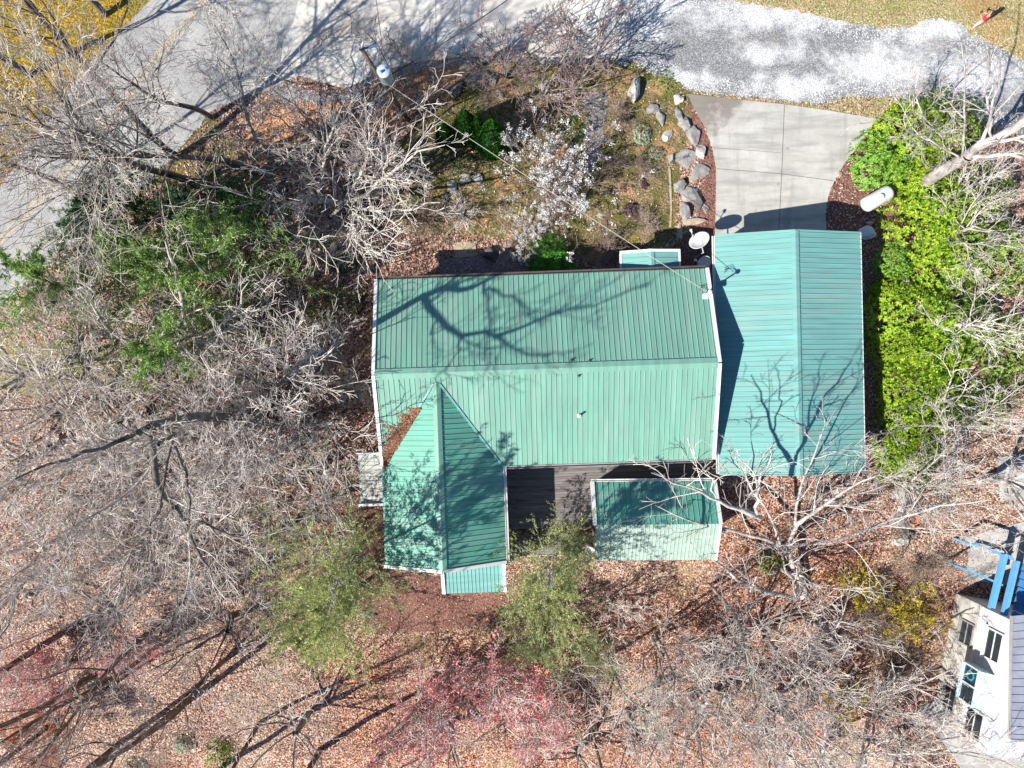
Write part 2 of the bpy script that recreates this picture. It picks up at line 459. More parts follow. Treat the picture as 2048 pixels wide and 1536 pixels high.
moss = n.mix(n.ramp(n.noise(0.5, 5, 0.65, n.scalev((1, 1, 1), None)), [(0.36, 0.85), (0.46, 0.0)]), moss, (0.44, 0.25, 0.14))
moss = n.mix(n.ramp(n.noise(0.8, 5, 0.6, n.scalev((1.3, 1, 1))), [(0.6, 0.0), (0.68, 0.8)]), moss, (0.24, 0.20, 0.02))
mulch = n.mix(n.ramp(v2[0], [(0.1, 0.0), (0.9, 1.0)]), (0.085, 0.042, 0.033), (0.29, 0.155, 0.125))
mulch = n.hsv(mulch, 0.5, 1.0, n.ramp(med, [(0.3, 0.8), (0.7, 1.2)]))
lawn = n.mix(n.ramp(v2[0], [(0.1, 0.0), (0.9, 1.0)]), (0.13, 0.115, 0.045), (0.42, 0.36, 0.20))
lawn = n.mix(n.ramp(med, [(0.45, 0.0), (0.6, 0.6)]), lawn, (0.15, 0.165, 0.05))
orange = n.mix(n.ramp(v1s[0], [(0.1, 0.0), (0.9, 1.0)]), (0.28, 0.13, 0.07), (0.56, 0.32, 0.18))
c = leafc
c = n.mix(zf(s3[1]), c, n.hsv(leafc, 0.495, 1.25, 1.08))
c = n.mix(zf(s1[0]), c, gold)
c = n.mix(zf(s1[1]), c, tan)
c = n.mix(zf(s1[2]), c, moss)
c = n.mix(zf(s2[1]), c, lawn)
c = n.mix(zf(s2[2]), c, orange)
c = n.mix(zf(s2[0]), c, mulch)
hb = n.math('ADD', n.math('MULTIPLY', vd, 0.7), n.math('MULTIPLY', fine, 0.6))
M['ground_cover'] = n.principled(c, 0.95, 0, n.bump(hb, 0.9, 0.06), 0.1)

me = mesh_np("ground", V, F, M['ground_cover'], True)
for nm, cols in (("zone_a", (zone(Z_GOLD, soft=1.2), zone(Z_TAN, Z_TAN2, soft=0.8), zone(Z_MOSS, Z_VERGE, soft=1.0))),
                 ("zone_b", (zone(Z_MULCH_B, Z_MULCH_R, Z_MULCH_L, soft=0.35), zone(Z_LAWN, soft=1.2), zone(Z_ORANGE, soft=0.9))),
                 ("zone_c", (np.zeros(GX.size), zone(Z_PINK, soft=2.0), np.zeros(GX.size)))):
    at = me.attributes.new(nm, 'FLOAT_VECTOR', 'POINT')
    at.data.foreach_set("vector", np.stack(cols, 1).astype(np.float32).ravel())
tag(obj_me("ground", me), kind='structure')

# ------------------------------------------------------------------ sheets on the flat ground
rng0 = random.Random(5)
def ragged(pts, step, amp, seed):
    rg = random.Random(seed); out = []
    for i in range(len(pts)):
        a, b = Vector(pts[i][:2]), Vector(pts[(i+1) % len(pts)][:2])
        m = max(1, int((b-a).length/step))
        nrm = Vector((-(b-a).y, (b-a).x)).normalized() if (b-a).length > 0 else Vector((0, 0))
        for k in range(m):
            p = a.lerp(b, k/m) + nrm*rg.uniform(-amp, amp)*(1 if m > 1 else 0.3)
            out.append((p.x, p.y))
    return out

def sheet(name, pxpts, z, mat, thick=0.0, raggedness=None, kind='structure', seed=1, worldpts=None):
    pts = worldpts or [(P(u, v, 0).x, P(u, v, 0).y) for u, v in pxpts]
    if raggedness: pts = ragged(pts, raggedness[0], raggedness[1], seed)
    tris = tessellate_polygon([[Vector((x, y, 0)) for x, y in pts]])
    mb = MB()
    mb.v = [(x, y, z) for x, y in pts]
    for t in tris:
        a, b, c_ = [Vector(pts[i]) for i in t]
        if (b-a).cross(c_-a) < 0: t = (t[0], t[2], t[1])
        mb.f.append(tuple(t))
    if thick:
        k = len(pts)
        mb.v += [(x, y, z-thick) for x, y in pts]
        for i in range(k): mb.f.append((i, (i+1) % k, k+(i+1) % k, k+i))
    o = mb.build(name, M[mat])
    if thick:
        bm = bmesh.new(); bm.from_mesh(o.data); bmesh.ops.recalc_face_normals(bm, faces=bm.faces); bm.to_mesh(o.data); bm.free()
    return tag(o, kind=kind)

n = N('asphalt_worn')
f = n.noise(0.3, 5, 0.6); sp = n.sep(n.vor(40.0))
c = n.ramp(f, [(0.3, (0.27, 0.27, 0.275)), (0.7, (0.40, 0.395, 0.385))])
c = n.hsv(c, 0.5, 1.0, n.ramp(sp[0], [(0.0, 0.7), (1.0, 1.3)]))
c = n.hsv(c, 0.5, 1.0, n.ramp(n.noise(2.0, 6, 0.7), [(0.3, 0.82), (0.7, 1.15)]))
M['asphalt_worn'] = n.principled(c, 0.9, 0, n.bump(sp[0], 0.3, 0.01))
n = N('lot_concrete')
f = n.noise(0.25, 5, 0.6); f2 = n.noise(1.5, 6, 0.7)
c = n.ramp(f, [(0.35, (0.50, 0.47, 0.42)), (0.62, (0.60, 0.59, 0.565))])
band = n.noise(0.16, 3, 0.5, n.scalev((0.5, 1.6, 1)))
c = n.mix(n.ramp(band, [(0.5, 0.0), (0.62, 0.7)]), c, (0.40, 0.33, 0.24))
c = n.hsv(c, 0.5, 1, n.ramp(f2, [(0.3, 0.85), (0.7, 1.1)]))
M['lot_concrete'] = n.principled(c, 0.85, 0, n.bump(f2, 0.15, 0.01))
n = N('gravel')
cell = n.vor(27.0); cs = n.sep(cell); dist = n.vor(27.0, out="Distance"); fn = n.sep(n.vor(41.0))
pt = n.noise(0.24, 3, 0.5, n.scalev((0.5, 1.2, 1)))
pt = n.math('ADD', pt, n.math('MULTIPLY', n.math('SUBTRACT', n.noise(2.2, 5, 0.7), 0.5), 0.16))
grey = n.ramp(cs[0], [(0.0, (0.12, 0.125, 0.135)), (0.55, (0.24, 0.245, 0.255)), (0.85, (0.34, 0.345, 0.35)), (0.95, (0.52, 0.52, 0.52))])
white = n.ramp(cs[1], [(0.0, (0.36, 0.36, 0.36)), (0.3, (0.58, 0.585, 0.59)), (1.0, (0.74, 0.74, 0.74))])
gp = n.sep(n.pos)
def spot(u, v, a_, b_):          # a dump of fresh pale stone
    p = P(u, v, 0); dx = n.math('MULTIPLY', n.math('SUBTRACT', gp[0], p.x), FPX/40/a_); dy = n.math('MULTIPLY', n.math('SUBTRACT', gp[1], p.y), FPX/40/b_)
    return n.math('SUBTRACT', 1.0, n.math('SQRT', n.math('ADD', n.math('MULTIPLY', dx, dx), n.math('MULTIPLY', dy, dy))))
sp_ = spot(1770, 135, 190, 58)
for q_ in ((1530, 30, 240, 44), (1860, 58, 110, 40), (1590, 170, 110, 40), (1960, 150, 130, 50), (1330, 10, 90, 40), (1540, 105, 90, 30), (1390, 165, 70, 26), (1300, 60, 50, 30)):
    sp_ = n.math('MAXIMUM', sp_, spot(*q_))
pt = n.math('ADD', n.math('MULTIPLY', sp_, 0.30), n.math('ADD', 0.37, n.math('MULTIPLY', n.math('SUBTRACT', n.noise(0.7, 8, 0.78), 0.5), 1.25)))
c = n.mix(n.ramp(pt, [(0.36, 0.0), (0.60, 1.0)]), grey, white)
c = n.mix(n.ramp(fn[0], [(0.86, 0.0), (0.9, 0.5)]), c, (0.10, 0.10, 0.11))
c = n.mix(n.ramp(n.noise(0.5, 7, 0.75), [(0.56, 0.0), (0.72, 0.5)]), c, (0.24, 0.20, 0.15))
M['gravel'] = n.principled(c, 0.9, 0, n.bump(dist, 0.9, 0.03))
n = N('drive_concrete')
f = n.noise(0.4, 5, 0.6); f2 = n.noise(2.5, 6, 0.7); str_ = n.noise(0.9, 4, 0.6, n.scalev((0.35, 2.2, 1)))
c = n.ramp(f, [(0.3, (0.37, 0.36, 0.325)), (0.7, (0.49, 0.48, 0.44))])
c = n.hsv(c, 0.5, 1, n.ramp(f2, [(0.3, 0.9), (0.7, 1.08)]))
c = n.mix(n.ramp(str_, [(0.46, 0.0), (0.64, 0.65)]), c, (0.27, 0.26, 0.245))  # stain streaks deepened to stand in for a tree shadow on the slab
shade_streak = n.noise(0.7, 4, 0.6, n.scalev((2.2, 0.25, 1)))
c = n.mix(n.ramp(shade_streak, [(0.54, 0.0), (0.68, 0.45)]), c, (0.24, 0.235, 0.225))  # lengthwise dark streaks, painted in place of the same tree shade
c = n.mix(n.ramp(n.vor(0.9, out="Distance"), [(0.05, 0.5), (0.13, 0.0)]), c, (0.20, 0.19, 0.17))
st = n.sep(n.pos)
shade_corner = n.math('ADD', n.noise(0.8, 5, 0.65), n.math('MULTIPLY', n.math('SUBTRACT', st[1], 13.2), 0.16))
c = n.mix(n.ramp(n.math('SUBTRACT', shade_corner, n.math('MULTIPLY', n.math('SUBTRACT', st[0], 11.0), 0.10)), [(0.62, 0.0), (0.80, 0.7)]), c, (0.15, 0.125, 0.10))  # tree shadow put into the colour, darkest at the upper left corner
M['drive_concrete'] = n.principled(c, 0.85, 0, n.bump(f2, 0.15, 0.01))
simple('walk_concrete', (0.36, 0.35, 0.335), 0.9, 0.32, 1.1, bumps=0.2)
simple('flagstone', (0.20, 0.19, 0.19), 0.9, 0.3, 1.6, bumps=0.3)
simple('joint_dark', (0.14, 0.13, 0.115), 0.9, 0.2)
n = N('road_yellow')
M['road_yellow'] = n.principled(n.mix(n.ramp(n.noise(5.0, 5, 0.7), [(0.42, 0.0), (0.6, 1.0)]), (0.50, 0.37, 0.16), (0.38, 0.36, 0.33)), 0.85)

ROAD = [(640, -160), (620, -20), (592, 40), (566, 95), (560, 170), (470, 200), (424, 222), (362, 292), (300, 362), (190, 450), (60, 560), (-160, 760), (-420, 800), (-60, 440), (24, 342), (143, 171), (181, 126), (300, 0), (400, -160)]
sheet('road', ROAD, 0.004, 'asphalt_worn', raggedness=(0.5, 0.09), seed=3)
def strip(name, pxs, off, wd, z, mat):
    ws = [P(u, v, 0) for u, v in pxs]
    L, Rr = [], []
    for i, p in enumerate(ws):
        d = (ws[min(i+1, len(ws)-1)] - ws[max(i-1, 0)]).normalized(); nn = Vector((-d.y, d.x, 0))
        L.append(p + nn*(off+wd/2)); Rr.append(p + nn*(off-wd/2))
    mb = MB()
    for i in range(len(ws)-1):
        mb.quad((Rr[i].x, Rr[i].y, z), (Rr[i+1].x, Rr[i+1].y, z), (L[i+1].x, L[i+1].y, z), (L[i].x, L[i].y, z))
    return tag(mb.build(name, M[mat]), kind='structure')
CL = [(470, -90), (400, 10), (335, 88), (285, 152), (240, 212), (170, 300), (80, 400), (-60, 540)]
strip('road_marking', CL, 0.13, 0.11, 0.008, 'road_yellow')
strip('road_marking', CL, -0.13, 0.11, 0.008, 'road_yellow')
LOT = [(612, -160), (603, -30), (588, 45), (566, 85), (560, 165), (600, 150), (690, 178), (760, 142), (850, 122), (960, 112), (1255, 116), (1262, 40), (1268, -160)]
sheet('concrete_lot', LOT, 0.012, 'lot_concrete', raggedness=(0.8, 0.05), seed=7)
def crack(pts, wd, label_seed):
    rg = random.Random(label_seed); ws = ragged([(P(u, v, 0).x, P(u, v, 0).y) for u, v in pts], 0.35, 0.05, label_seed)
    return ws
GRAV = [(1262, -160), (1258, 60), (1254, 122), (1290, 136), (1335, 156), (1385, 182), (1440, 188), (1560, 200), (1640, 208), (1700, 190), (1790, 196), (1845, 212), (1900, 214), (1990, 250), (2120, 300), (2330, 330), (2330, 200), (2120, 150), (2000, 100), (1935, 62), (1915, 45), (1880, 38), (1845, 42), (1822, 56), (1720, 52), (1600, 22), (1490, 6), (1400, -16), (1370, -160)]
sheet('gravel_drive', GRAV, 0.008, 'gravel', raggedness=(0.22, 0.14), seed=11)
def crackline(pts, seed, wd=0.035):
    rg = random.Random(seed); out = []
    for i in range(len(pts)-1):
        for k in range(6):
            t = k/6; out.append((pts[i][0]+(pts[i+1][0]-pts[i][0])*t+rg.uniform(-2.2, 2.2), pts[i][1]+(pts[i+1][1]-pts[i][1])*t+rg.uniform(-2, 2)))
    out.append(pts[-1]); strip('lot_crack', out, 0, wd, 0.0165, 'joint_dark')
crackline([(665, -40), (668, 5), (704, 38), (704, 74), (650, 76), (620, 118)], 1)
crackline([(870, -40), (872, 60), (868, 118)], 2)
crackline([(925, -40), (918, 30), (930, 112)], 3, 0.025)
crackline([(960, -40), (958, 20), (985, 110)], 4, 0.02)
crackline([(1244, -40), (1240, 60), (1236, 114)], 5, 0.03)
crackline([(730, 40), (800, 30), (868, 36)], 6, 0.018)
sheet('gravel_strip', [(560, 165), (640, 186), (705, 178), (760, 146), (850, 126), (960, 116), (1254, 118), (1258, 132), (960, 124), (850, 138), (760, 160), (705, 200), (640, 208), (540, 196)], 0.006, 'gravel', raggedness=(0.2, 0.13), seed=13)
DRIVE = [(1374, 188), (1470, 199), (1560, 208), (1660, 222), (1752, 238), (1736, 264), (1712, 298), (1688, 328), (1668, 362), (1656, 392), (1650, 425), (1652, 460), (1655, 560), (1436, 560), (1430, 470), (1432, 400), (1432, 335), (1424, 292), (1410, 255), (1394, 226)]
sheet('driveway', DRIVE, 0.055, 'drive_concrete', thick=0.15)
strip('driveway_joint', [(1568, 210), (1563, 340), (1556, 480)], 0, 0.035, 0.059, 'joint_dark')
strip('driveway_joint', [(1433, 338), (1560, 348), (1666, 362)], 0, 0.03, 0.0605, 'joint_dark')
strip('driveway_joint', [(1426, 296), (1560, 306)], 0, 0.02, 0.0605, 'joint_dark')
sheet('garden_path', [(1168, 188), (1216, 182), (1212, 235), (1206, 285), (1200, 300), (1190, 350), (1174, 352), (1180, 300), (1166, 285)], 0.01, 'flagstone', raggedness=(0.3, 0.08), seed=21)
sheet('garden_path', [(880, 515), (960, 512), (1060, 500), (1060, 545), (880, 560)], 0.01, 'flagstone', raggedness=(0.3, 0.06), seed=22)
sheet('side_walk', [(905, 486), (950, 482), (954, 512), (912, 516)], 0.05, 'stone_tan', thick=0.1)
def slope_sheet(name, pxpts, dz, mat, sub=14):
    ws = [G(u, v) for u, v in pxpts]   # quad, draped
    mb = MB(); g = []
    for i in range(sub+1):
        row = []
        for j in range(sub+1):
            a = ws[0].lerp(ws[1], j/sub); b = ws[3].lerp(ws[2], j/sub); p = a.lerp(b, i/sub)
            row.append(len(mb.v)); mb.v.append((p.x, p.y, gz(p.x, p.y)+dz))
        g.append(row)
    for i in range(sub):
        for j in range(sub): mb.f.append((g[i][j], g[i][j+1], g[i+1][j+1], g[i+1][j]))
    o = mb.build(name, M[mat])
    bm = bmesh.new(); bm.from_mesh(o.data)
    for f_ in bm.faces:
        f_.normal_update()
        if f_.normal.z < 0: f_.normal_flip()
    bm.to_mesh(o.data); bm.free()
    return tag(o, kind='structure')
slope_sheet('patio', [(1930, 1075), (2160, 1010), (2200, 1190), (1925, 1160)], 0.05, 'walk_concrete')
slope_sheet('side_walk', [(1835, 1415), (1872, 1400), (2090, 1545), (1960, 1590)], 0.05, 'walk_concrete')
slope_sheet('side_walk', [(1990, 915), (2160, 890), (2160, 1000), (2000, 1000)], 0.05, 'walk_concrete')

# ------------------------------------------------------------------ roofs
def roof_plane(mb, p0, p1, p2, p3, spacing=0.262, rib_w=0.05, rib_h=0.028, th=0.035, off=0.0):
    """p0,p1 along the eave, p3 above p0 at the ridge, p2 above p1; ribs run from eave to ridge"""
    p0, p1, p2, p3 = map(Vector, (p0, p1, p2, p3))
    e = (p1-p0); L = e.length; e.normalize()
    nrm = e.cross(p3-p0).normalized()
    d = nrm*th
    mb.hexa([p0-d, p1-d, p2-d, p3-d, p0, p1, p2, p3])
    k = int((L-off)/spacing)
    for i in range(k+1):
        t = (off + i*spacing)/L
        if t > 1: break
        a = p0.lerp(p1, t); b = p3.lerp(p2, t)
        w2, w1 = e*rib_w/2, e*rib_w*0.22
        if t*L < rib_w or (1-t)*L < rib_w: continue
        lo = -nrm*0.004
        mb.hexa([a-w2+lo, a+w2+lo, b+w2+lo, b-w2+lo, a-w1+nrm*rib_h, a+w1+nrm*rib_h, b+w1+nrm*rib_h, b-w1+nrm*rib_h])

def ridge_cap(mb, a, b, side, wd, drop, h=0.05):
    """folded cap along the ridge a->b; side = horizontal unit vector across"""
    a, b, s = Vector(a), Vector(b), Vector(side)
    up = Vector((0, 0, h)); dn = Vector((0, 0, -drop))
    for sg in (1, -1):
        o = s*sg*wd
        p = [a+up, b+up, b+o+dn+up, a+o+dn+up]
        q = [x - Vector((0, 0, 0.03)) for x in p]
        if sg > 0: mb.hexa(q[::-1] + p[::-1]) if (b-a).cross(o).z > 0 else mb.hexa(q+p)
        else: mb.hexa(q[::-1]+p[::-1]) if (b-a).cross(o).z > 0 else mb.hexa(q+p)

def fix(o):
    bm = bmesh.new(); bm.from_mesh(o.data); bmesh.ops.recalc_face_normals(bm, faces=bm.faces); bm.to_mesh(o.data); bm.free(); return o

def each(mb, name, mat, parent):
    """every box in mb becomes a part of its own"""
    for k in range(0, len(mb.v), 8):
        q = MB(); q.hexa(mb.v[k:k+8]); fix(q.build(name, mat, parent))

def wall_box(mb, x0, x1, y0, y1, z0, z1):
    mb.hexa([(x0,y0,z0),(x1,y0,z0),(x1,y1,z0),(x0,y1,z0),(x0,y0,z1),(x1,y0,z1),(x1,y1,z1),(x0,y1,z1)])

def window_part(parent, c, wd, ht, axis, name='window', frame='trim_white'):
    """flat window set proud of a wall; axis = outward normal in the thing's own frame"""
    c, ax = Vector(c), Vector(axis).normalized()
    s = Vector((0, 0, 1)).cross(ax).normalized(); u = Vector((0, 0, 1))
    mb = MB()
    t = 0.09
    for sg in (-1, 1):
        mb.beam(c+s*sg*(wd/2)-u*ht/2+ax*0.03, c+s*sg*(wd/2)+u*ht/2+ax*0.03, t, 0.07, ax)
        mb.beam(c+u*sg*(ht/2+t/2)-s*(wd/2+t/2)+ax*0.03, c+u*sg*(ht/2+t/2)+s*(wd/2+t/2)+ax*0.03, t, 0.07, ax)
    mb.beam(c-s*(wd/2-t/2)+ax*0.028, c+s*(wd/2-t/2)+ax*0.028, 0.05, 0.05, ax)
    o = mb.build(name, M[frame], parent)
    sl = MB(); sl.beam(c-u*(ht/2+0.11)-s*(wd/2+0.14)+ax*0.06, c-u*(ht/2+0.11)+s*(wd/2+0.14)+ax*0.06, 0.05, 0.16, ax); sl.build('sill', M[frame], o)
    g = MB(); g.beam(c-s*wd/2+ax*0.01, c+s*wd/2+ax*0.01, ht, 0.015, ax)
    g.build('pane', M['glass_dark'], o)
    return o

# ------------------------------------------------------------------ the long house
HOUSE = empty('house', (1.715, 0.765, 0), R(2.0), 'long green metal roofed house with a cross gable wing and a deck behind', 'house')
HX, HY, ZE, ZR = 8.57, 4.95, 3.0, 4.65
mb = MB()
roof_plane(mb, (HX, HY, ZE), (-HX, HY, ZE), (-HX, 0, ZR), (HX, 0, ZR), off=0.13)
roof_plane(mb, (-HX, -HY, ZE), (HX, -HY, ZE), (HX, 0, ZR), (-HX, 0, ZR), off=0.13)
fix(mb.build('roof', M['roof_green'], HOUSE))
mb = MB(); ridge_cap(mb, (-HX-0.02, 0, ZR), (HX+0.02, 0, ZR), (0, 1, 0), 0.26, 0.085, 0.055)
fix(mb.build('ridge_cap', M['roof_green'], HOUSE))
WX0, WX1, WXR, WY1, WY0, WZR = -8.67, -2.37, -5.52, -0.45, -9.9, 4.5
mb = MB()
roof_plane(mb, (WX1, WY0, ZE), (WX1, WY1, ZE), (WXR, WY1, WZR), (WXR, WY0, WZR), off=0.2)
roof_plane(mb, (WX0, WY1, ZE), (WX0, WY0, ZE), (WXR, WY0, WZR), (WXR, WY1, WZR), off=0.1)
fix(mb.build('wing_roof', M['roof_deep'], HOUSE))
mb = MB(); ridge_cap(mb, (WXR, WY0-0.02, WZR), (WXR, WY1-0.05, WZR), (1, 0, 0), 0.21, 0.10, 0.055)
fix(mb.build('wing_ridge_cap', M['roof_green'], HOUSE))
# valley flashing along both valleys
mb = MB()
for sx, xe in ((1, WX1), (-1, WX0)):
    a = Vector((WXR+sx*0.15, WY1-0.1, WZR+0.0)); b = Vector((xe, -HY, ZE+0.02))
    mb.beam(a+Vector((0, 0, 0.02)), b+Vector((0, 0, 0.02)), 0.10, 0.03)
each(mb, 'valley_flashing', M['roof_teal'], HOUSE)
# rake boards and gutters
def rake(mb, a, b, wd=0.17, h=0.22, shift=(0, 0, 0)):
    a, b = Vector(a)+Vector(shift), Vector(b)+Vector(shift)
    mb.beam(a, b, wd, h)
mb = MB()
for sx in (1, -1):
    x = sx*(HX+0.055)
    rake(mb, (x, HY, ZE-0.05), (x, 0.02, ZR-0.05)); rake(mb, (x, -0.02, ZR-0.05), (x, -HY if sx > 0 else -4.9, ZE-0.05))
each(mb, 'rake_board', M['trim_white'], HOUSE)
mb = MB()
y = WY0-0.055
mb.beam((WX0, y, ZE-0.04), (WXR, y, WZR-0.04), 0.17, 0.2); mb.beam((WXR, y, WZR-0.04), (WX1, y, ZE-0.04), 0.17, 0.2)
each(mb, 'wing_rake_board', M['trim_white'], HOUSE)
def gutter(mb, a, b, side, wd=0.14, h=0.12):
    a, b, s = Vector(a), Vector(b), Vector(side)
    mb.beam(a+s*0.012+Vector((0, 0, 0)), b+s*0.012, 0.02, h); mb.beam(a+s*wd, b+s*wd, 0.02, h)
    mb.beam(a+s*wd/2-Vector((0, 0, h/2-0.012)), b+s*wd/2-Vector((0, 0, h/2-0.012)), wd-0.03, 0.02)
mb = MB(); gutter(mb, (-HX, HY+0.02, ZE-0.06), (HX, HY+0.02, ZE-0.06), (0, 1, 0)); fix(mb.build('gutter', M['gutter_brown'], HOUSE))
mb = MB(); gutter(mb, (WX1+0.18, -HY-0.02, ZE-0.06), (HX, -HY-0.02, ZE-0.06), (0, -1, 0)); fix(mb.build('gutter', M['gutter_grey'], HOUSE))
mb = MB(); gutter(mb, (WX1+0.02, WY0, ZE-0.05), (WX1+0.02, -HY+0.0, ZE-0.05), (1, 0, 0), 0.15); fix(mb.build('gutter', M['trim_white'], HOUSE))
# walls
mb = MB()
x0, x1, y0, y1 = -HX+0.35, HX-0.35, -HY+0.45, HY-0.45
wall_box(mb, x0, x1, y0, y1, -0.5, 3.05)
for x in (x0, x1-0.1):
    mb.poly([(x, y0, 3.05), (x, y1, 3.05), (x, 0, ZR-0.06)]); mb.poly([(x+0.1, y1, 3.05), (x+0.1, y0, 3.05), (x+0.1, 0, ZR-0.06)])
wall_box(mb, WX0+0.4, WX1-0.4, WY0+0.35, y0-0.01, -3.4, 2.98)
mb.poly([(WX0+0.4, WY0+0.352, 2.98), (WX1-0.4, WY0+0.352, 2.98), (WXR, WY0+0.352, WZR-0.12)])
mb.build('wall', M['siding'], HOUSE)
for x in (-6.2, -3.4, -0.6): window_part(HOUSE, (x, y1, 1.6), 1.1, 1.2, (0, 1, 0))
for x in (0.4, 5.6): window_part(HOUSE, (x, y0, 1.7), 1.2, 1.2, (0, -1, 0))
for x in (-6.9, -4.1): window_part(HOUSE, (x, WY0+0.35, 1.4), 1.0, 1.2, (0, -1, 0))
mb = MB(); mb.box((2.9, y0-0.02, 1.45), (1.8, 0.06, 2.05)); dr = mb.build('patio_door', M['trim_white'], HOUSE)
mb = MB(); mb.box((2.45, y0-0.055, 1.45), (0.75, 0.02, 1.8)); mb.box((3.35, y0-0.055, 1.45), (0.75, 0.02, 1.8)); mb.build('pane', M['glass_dark'], dr)
mb = MB(); mb.box((4.85, y1+0.02, 1.2), (0.95, 0.06, 2.05)); dr = mb.build('front_door', M['paint_blue'], HOUSE)
mb = MB(); mb.tube([(5.2, y1+0.06, 1.15), (5.2, y1+0.12, 1.15), (5.15, y1+0.12, 1.15)], 0.02, 6); mb.build('handle', M['galv'], dr)
# vents
mb = MB(); p = P(1155, 833, 3.75) - Vector((1.715, 0.765, 0)); zb = ZR - abs(p.y)/HY*(ZR-ZE)
mb.lathe([(0.13, zb-0.05), (0.12, zb+0.05), (0.055, zb+0.08), (0.055, zb+0.36), (0.042, zb+0.36), (0.042, zb+0.3)], 14, Matrix.Translation((p.x, p.y, 0)))
mb.build('vent_pipe', M['trim_white'], HOUSE, True)
for (u, v) in ((1144, 722), (1179, 725), (1157, 754)):
    p = P(u, v, 4.5) - Vector((1.715, 0.765, 0)); zb = ZR - abs(p.y)/HY*(ZR-ZE)
    mb = MB(); mb.lathe([(0.075, zb-0.04), (0.07, zb+0.05), (0.03, zb+0.09), (0.03, zb+0.16)], 10, Matrix.Translation((p.x, p.y, 0)))
    mb.build('vent_cap', M['gutter_brown'], HOUSE, True)
# lean-to roofs: bay on the left, porch lean-to below the wing
def house_local(u, v, z):
    p = P(u, v, z) - Vector((1.715, 0.765, 0)); p = Matrix.Rotation(-R(2.0), 3, 'Z') @ p; return p
mb = MB()
a = house_local(716, 909, 2.35); b = house_local(718, 1006, 2.35)
roof_plane(mb, (a.x, a.y, 2.35), (a.x, b.y, 2.35), (WX0+0.5, b.y, 2.8), (WX0+0.5, a.y, 2.8), 0.2)
o = fix(mb.build('bay_roof', M['roof_grey'], HOUSE))
mb = MB(); mb.box(((a.x+WX0+0.5)/2, a.y+0.06, 2.55), (WX0+0.5-a.x, 0.12, 0.5)); mb.box(((a.x+WX0+0.5)/2, b.y-0.06, 2.55), (WX0+0.5-a.x, 0.12, 0.5))
each(mb, 'trim', M['trim_white'], o)
mb = MB(); wall_box(mb, a.x+0.25, WX0+0.39, b.y+0.2, a.y-0.2, -2.0, 2.3); mb.build('bay_wall', M['siding'], HOUSE)
mb = MB()
a = house_local(888, 1187, 2.2); b = house_local(1010, 1186, 2.2)
roof_plane(mb, (a.x+0.1, a.y, 2.2), (b.x-0.1, a.y-0.02, 2.2), (b.x-0.1, WY0+0.3, 2.85), (a.x+0.1, WY0+0.3, 2.85), 0.2, 0.05, 0.03)
o = fix(mb.build('lean_to_roof', M['roof_teal'], HOUSE))
mb = MB()
for x in (a.x, b.x): mb.beam((x, a.y, 2.19), (x, WY0-0.15, 2.80), 0.18, 0.14)
each(mb, 'trim', M['trim_white'], o)
mb = MB(); wall_box(mb, a.x+0.2, b.x-0.2, a.y+0.25, WY0+0.34, -3.6, 2.15); mb.build('lean_to_wall', M['siding'], HOUSE)
# front porch: little gabled roof with posts
pf0 = house_local(1243, 507, 2.45); pf1 = house_local(1357, 505, 2.45)
cx = (pf0.x+pf1.x)/2; yf = pf0.y
mb = MB()
roof_plane(mb, (pf0.x, HY-0.35, 2.45), (pf0.x, yf, 2.45), (cx, yf, 2.72), (cx, HY-0.35, 2.72), 0.26) if False else None
roof_plane(mb, (pf1.x, HY-0.35, 2.42), (pf1.x, yf, 2.42), (cx, yf, 2.72), (cx, HY-0.35, 2.72), 0.26)
roof_plane(mb, (pf0.x, yf, 2.42), (pf0.x, HY-0.35, 2.42), (cx, HY-0.35, 2.72), (cx, yf, 2.72), 0.26)
o = fix(mb.build('porch_roof', M['roof_teal'], HOUSE))
mb = MB(); ridge_cap(mb, (cx, HY-0.3, 2.72), (cx, yf+0.16, 2.72), (1, 0, 0), 0.17, 0.04, 0.05); fix(mb.build('ridge_cap', M['roof_teal'], o))
mb = MB(); mb.beam((pf0.x-0.08, yf+0.06, 2.40), (cx, yf+0.06, 2.72), 0.13, 0.16); mb.beam((cx, yf+0.06, 2.72), (pf1.x+0.08, yf+0.06, 2.40), 0.13, 0.16)
mb.beam((pf0.x-0.05, yf, 2.4), (pf0.x-0.05, HY-0.3, 2.4), 0.1, 0.12); mb.beam((pf1.x+0.05, yf, 2.4), (pf1.x+0.05, HY-0.3, 2.4), 0.1, 0.12)
each(mb, 'trim', M['trim_white'], o)
for x in (pf0.x+0.15, pf1.x-0.15):
    mb = MB(); mb.box((x, yf-0.15, 1.2), (0.12, 0.12, 2.4)); mb.build('porch_post', M['trim_white'], HOUSE)
mb = MB(); wall_box(mb, pf0.x+0.05, pf1.x-0.05, y1, yf-0.05, -0.2, 0.3); mb.build('porch_floor', M['walk_concrete'], HOUSE)
# deck with stairs and a lower landing
mb = MB()
dx0, dx1, dy1, dy0 = WX1-0.35, HX-0.2, y0-0.02, -8.85
rgd = random.Random(3)
yy = dy1
while yy > dy0+0.1:
    xx = dx0
    while xx < dx1-0.05:
        L = min(rgd.choice((2.4, 3.0, 3.6, 4.8)), dx1-xx)
        mb.box((xx+L/2, yy-0.069, 0.40+rgd.uniform(-0.002, 0.002)), (L-0.006, 0.133, 0.035)); xx += L
    yy -= 0.143
dk = mb.build('deck', M['deck_wood'], HOUSE)
mb = MB()
mb.box(((dx0+dx1)/2, dy0+0.02, 0.24), (dx1-dx0, 0.04, 0.26))
for x in np.linspace(dx0+0.2, dx1-0.2, 6):
    mb.box((x, dy0+0.2, -1.2), (0.14, 0.14, 2.8)); mb.box((x, (dy0+dy1)/2, -0.6), (0.14, 0.14, 1.8))
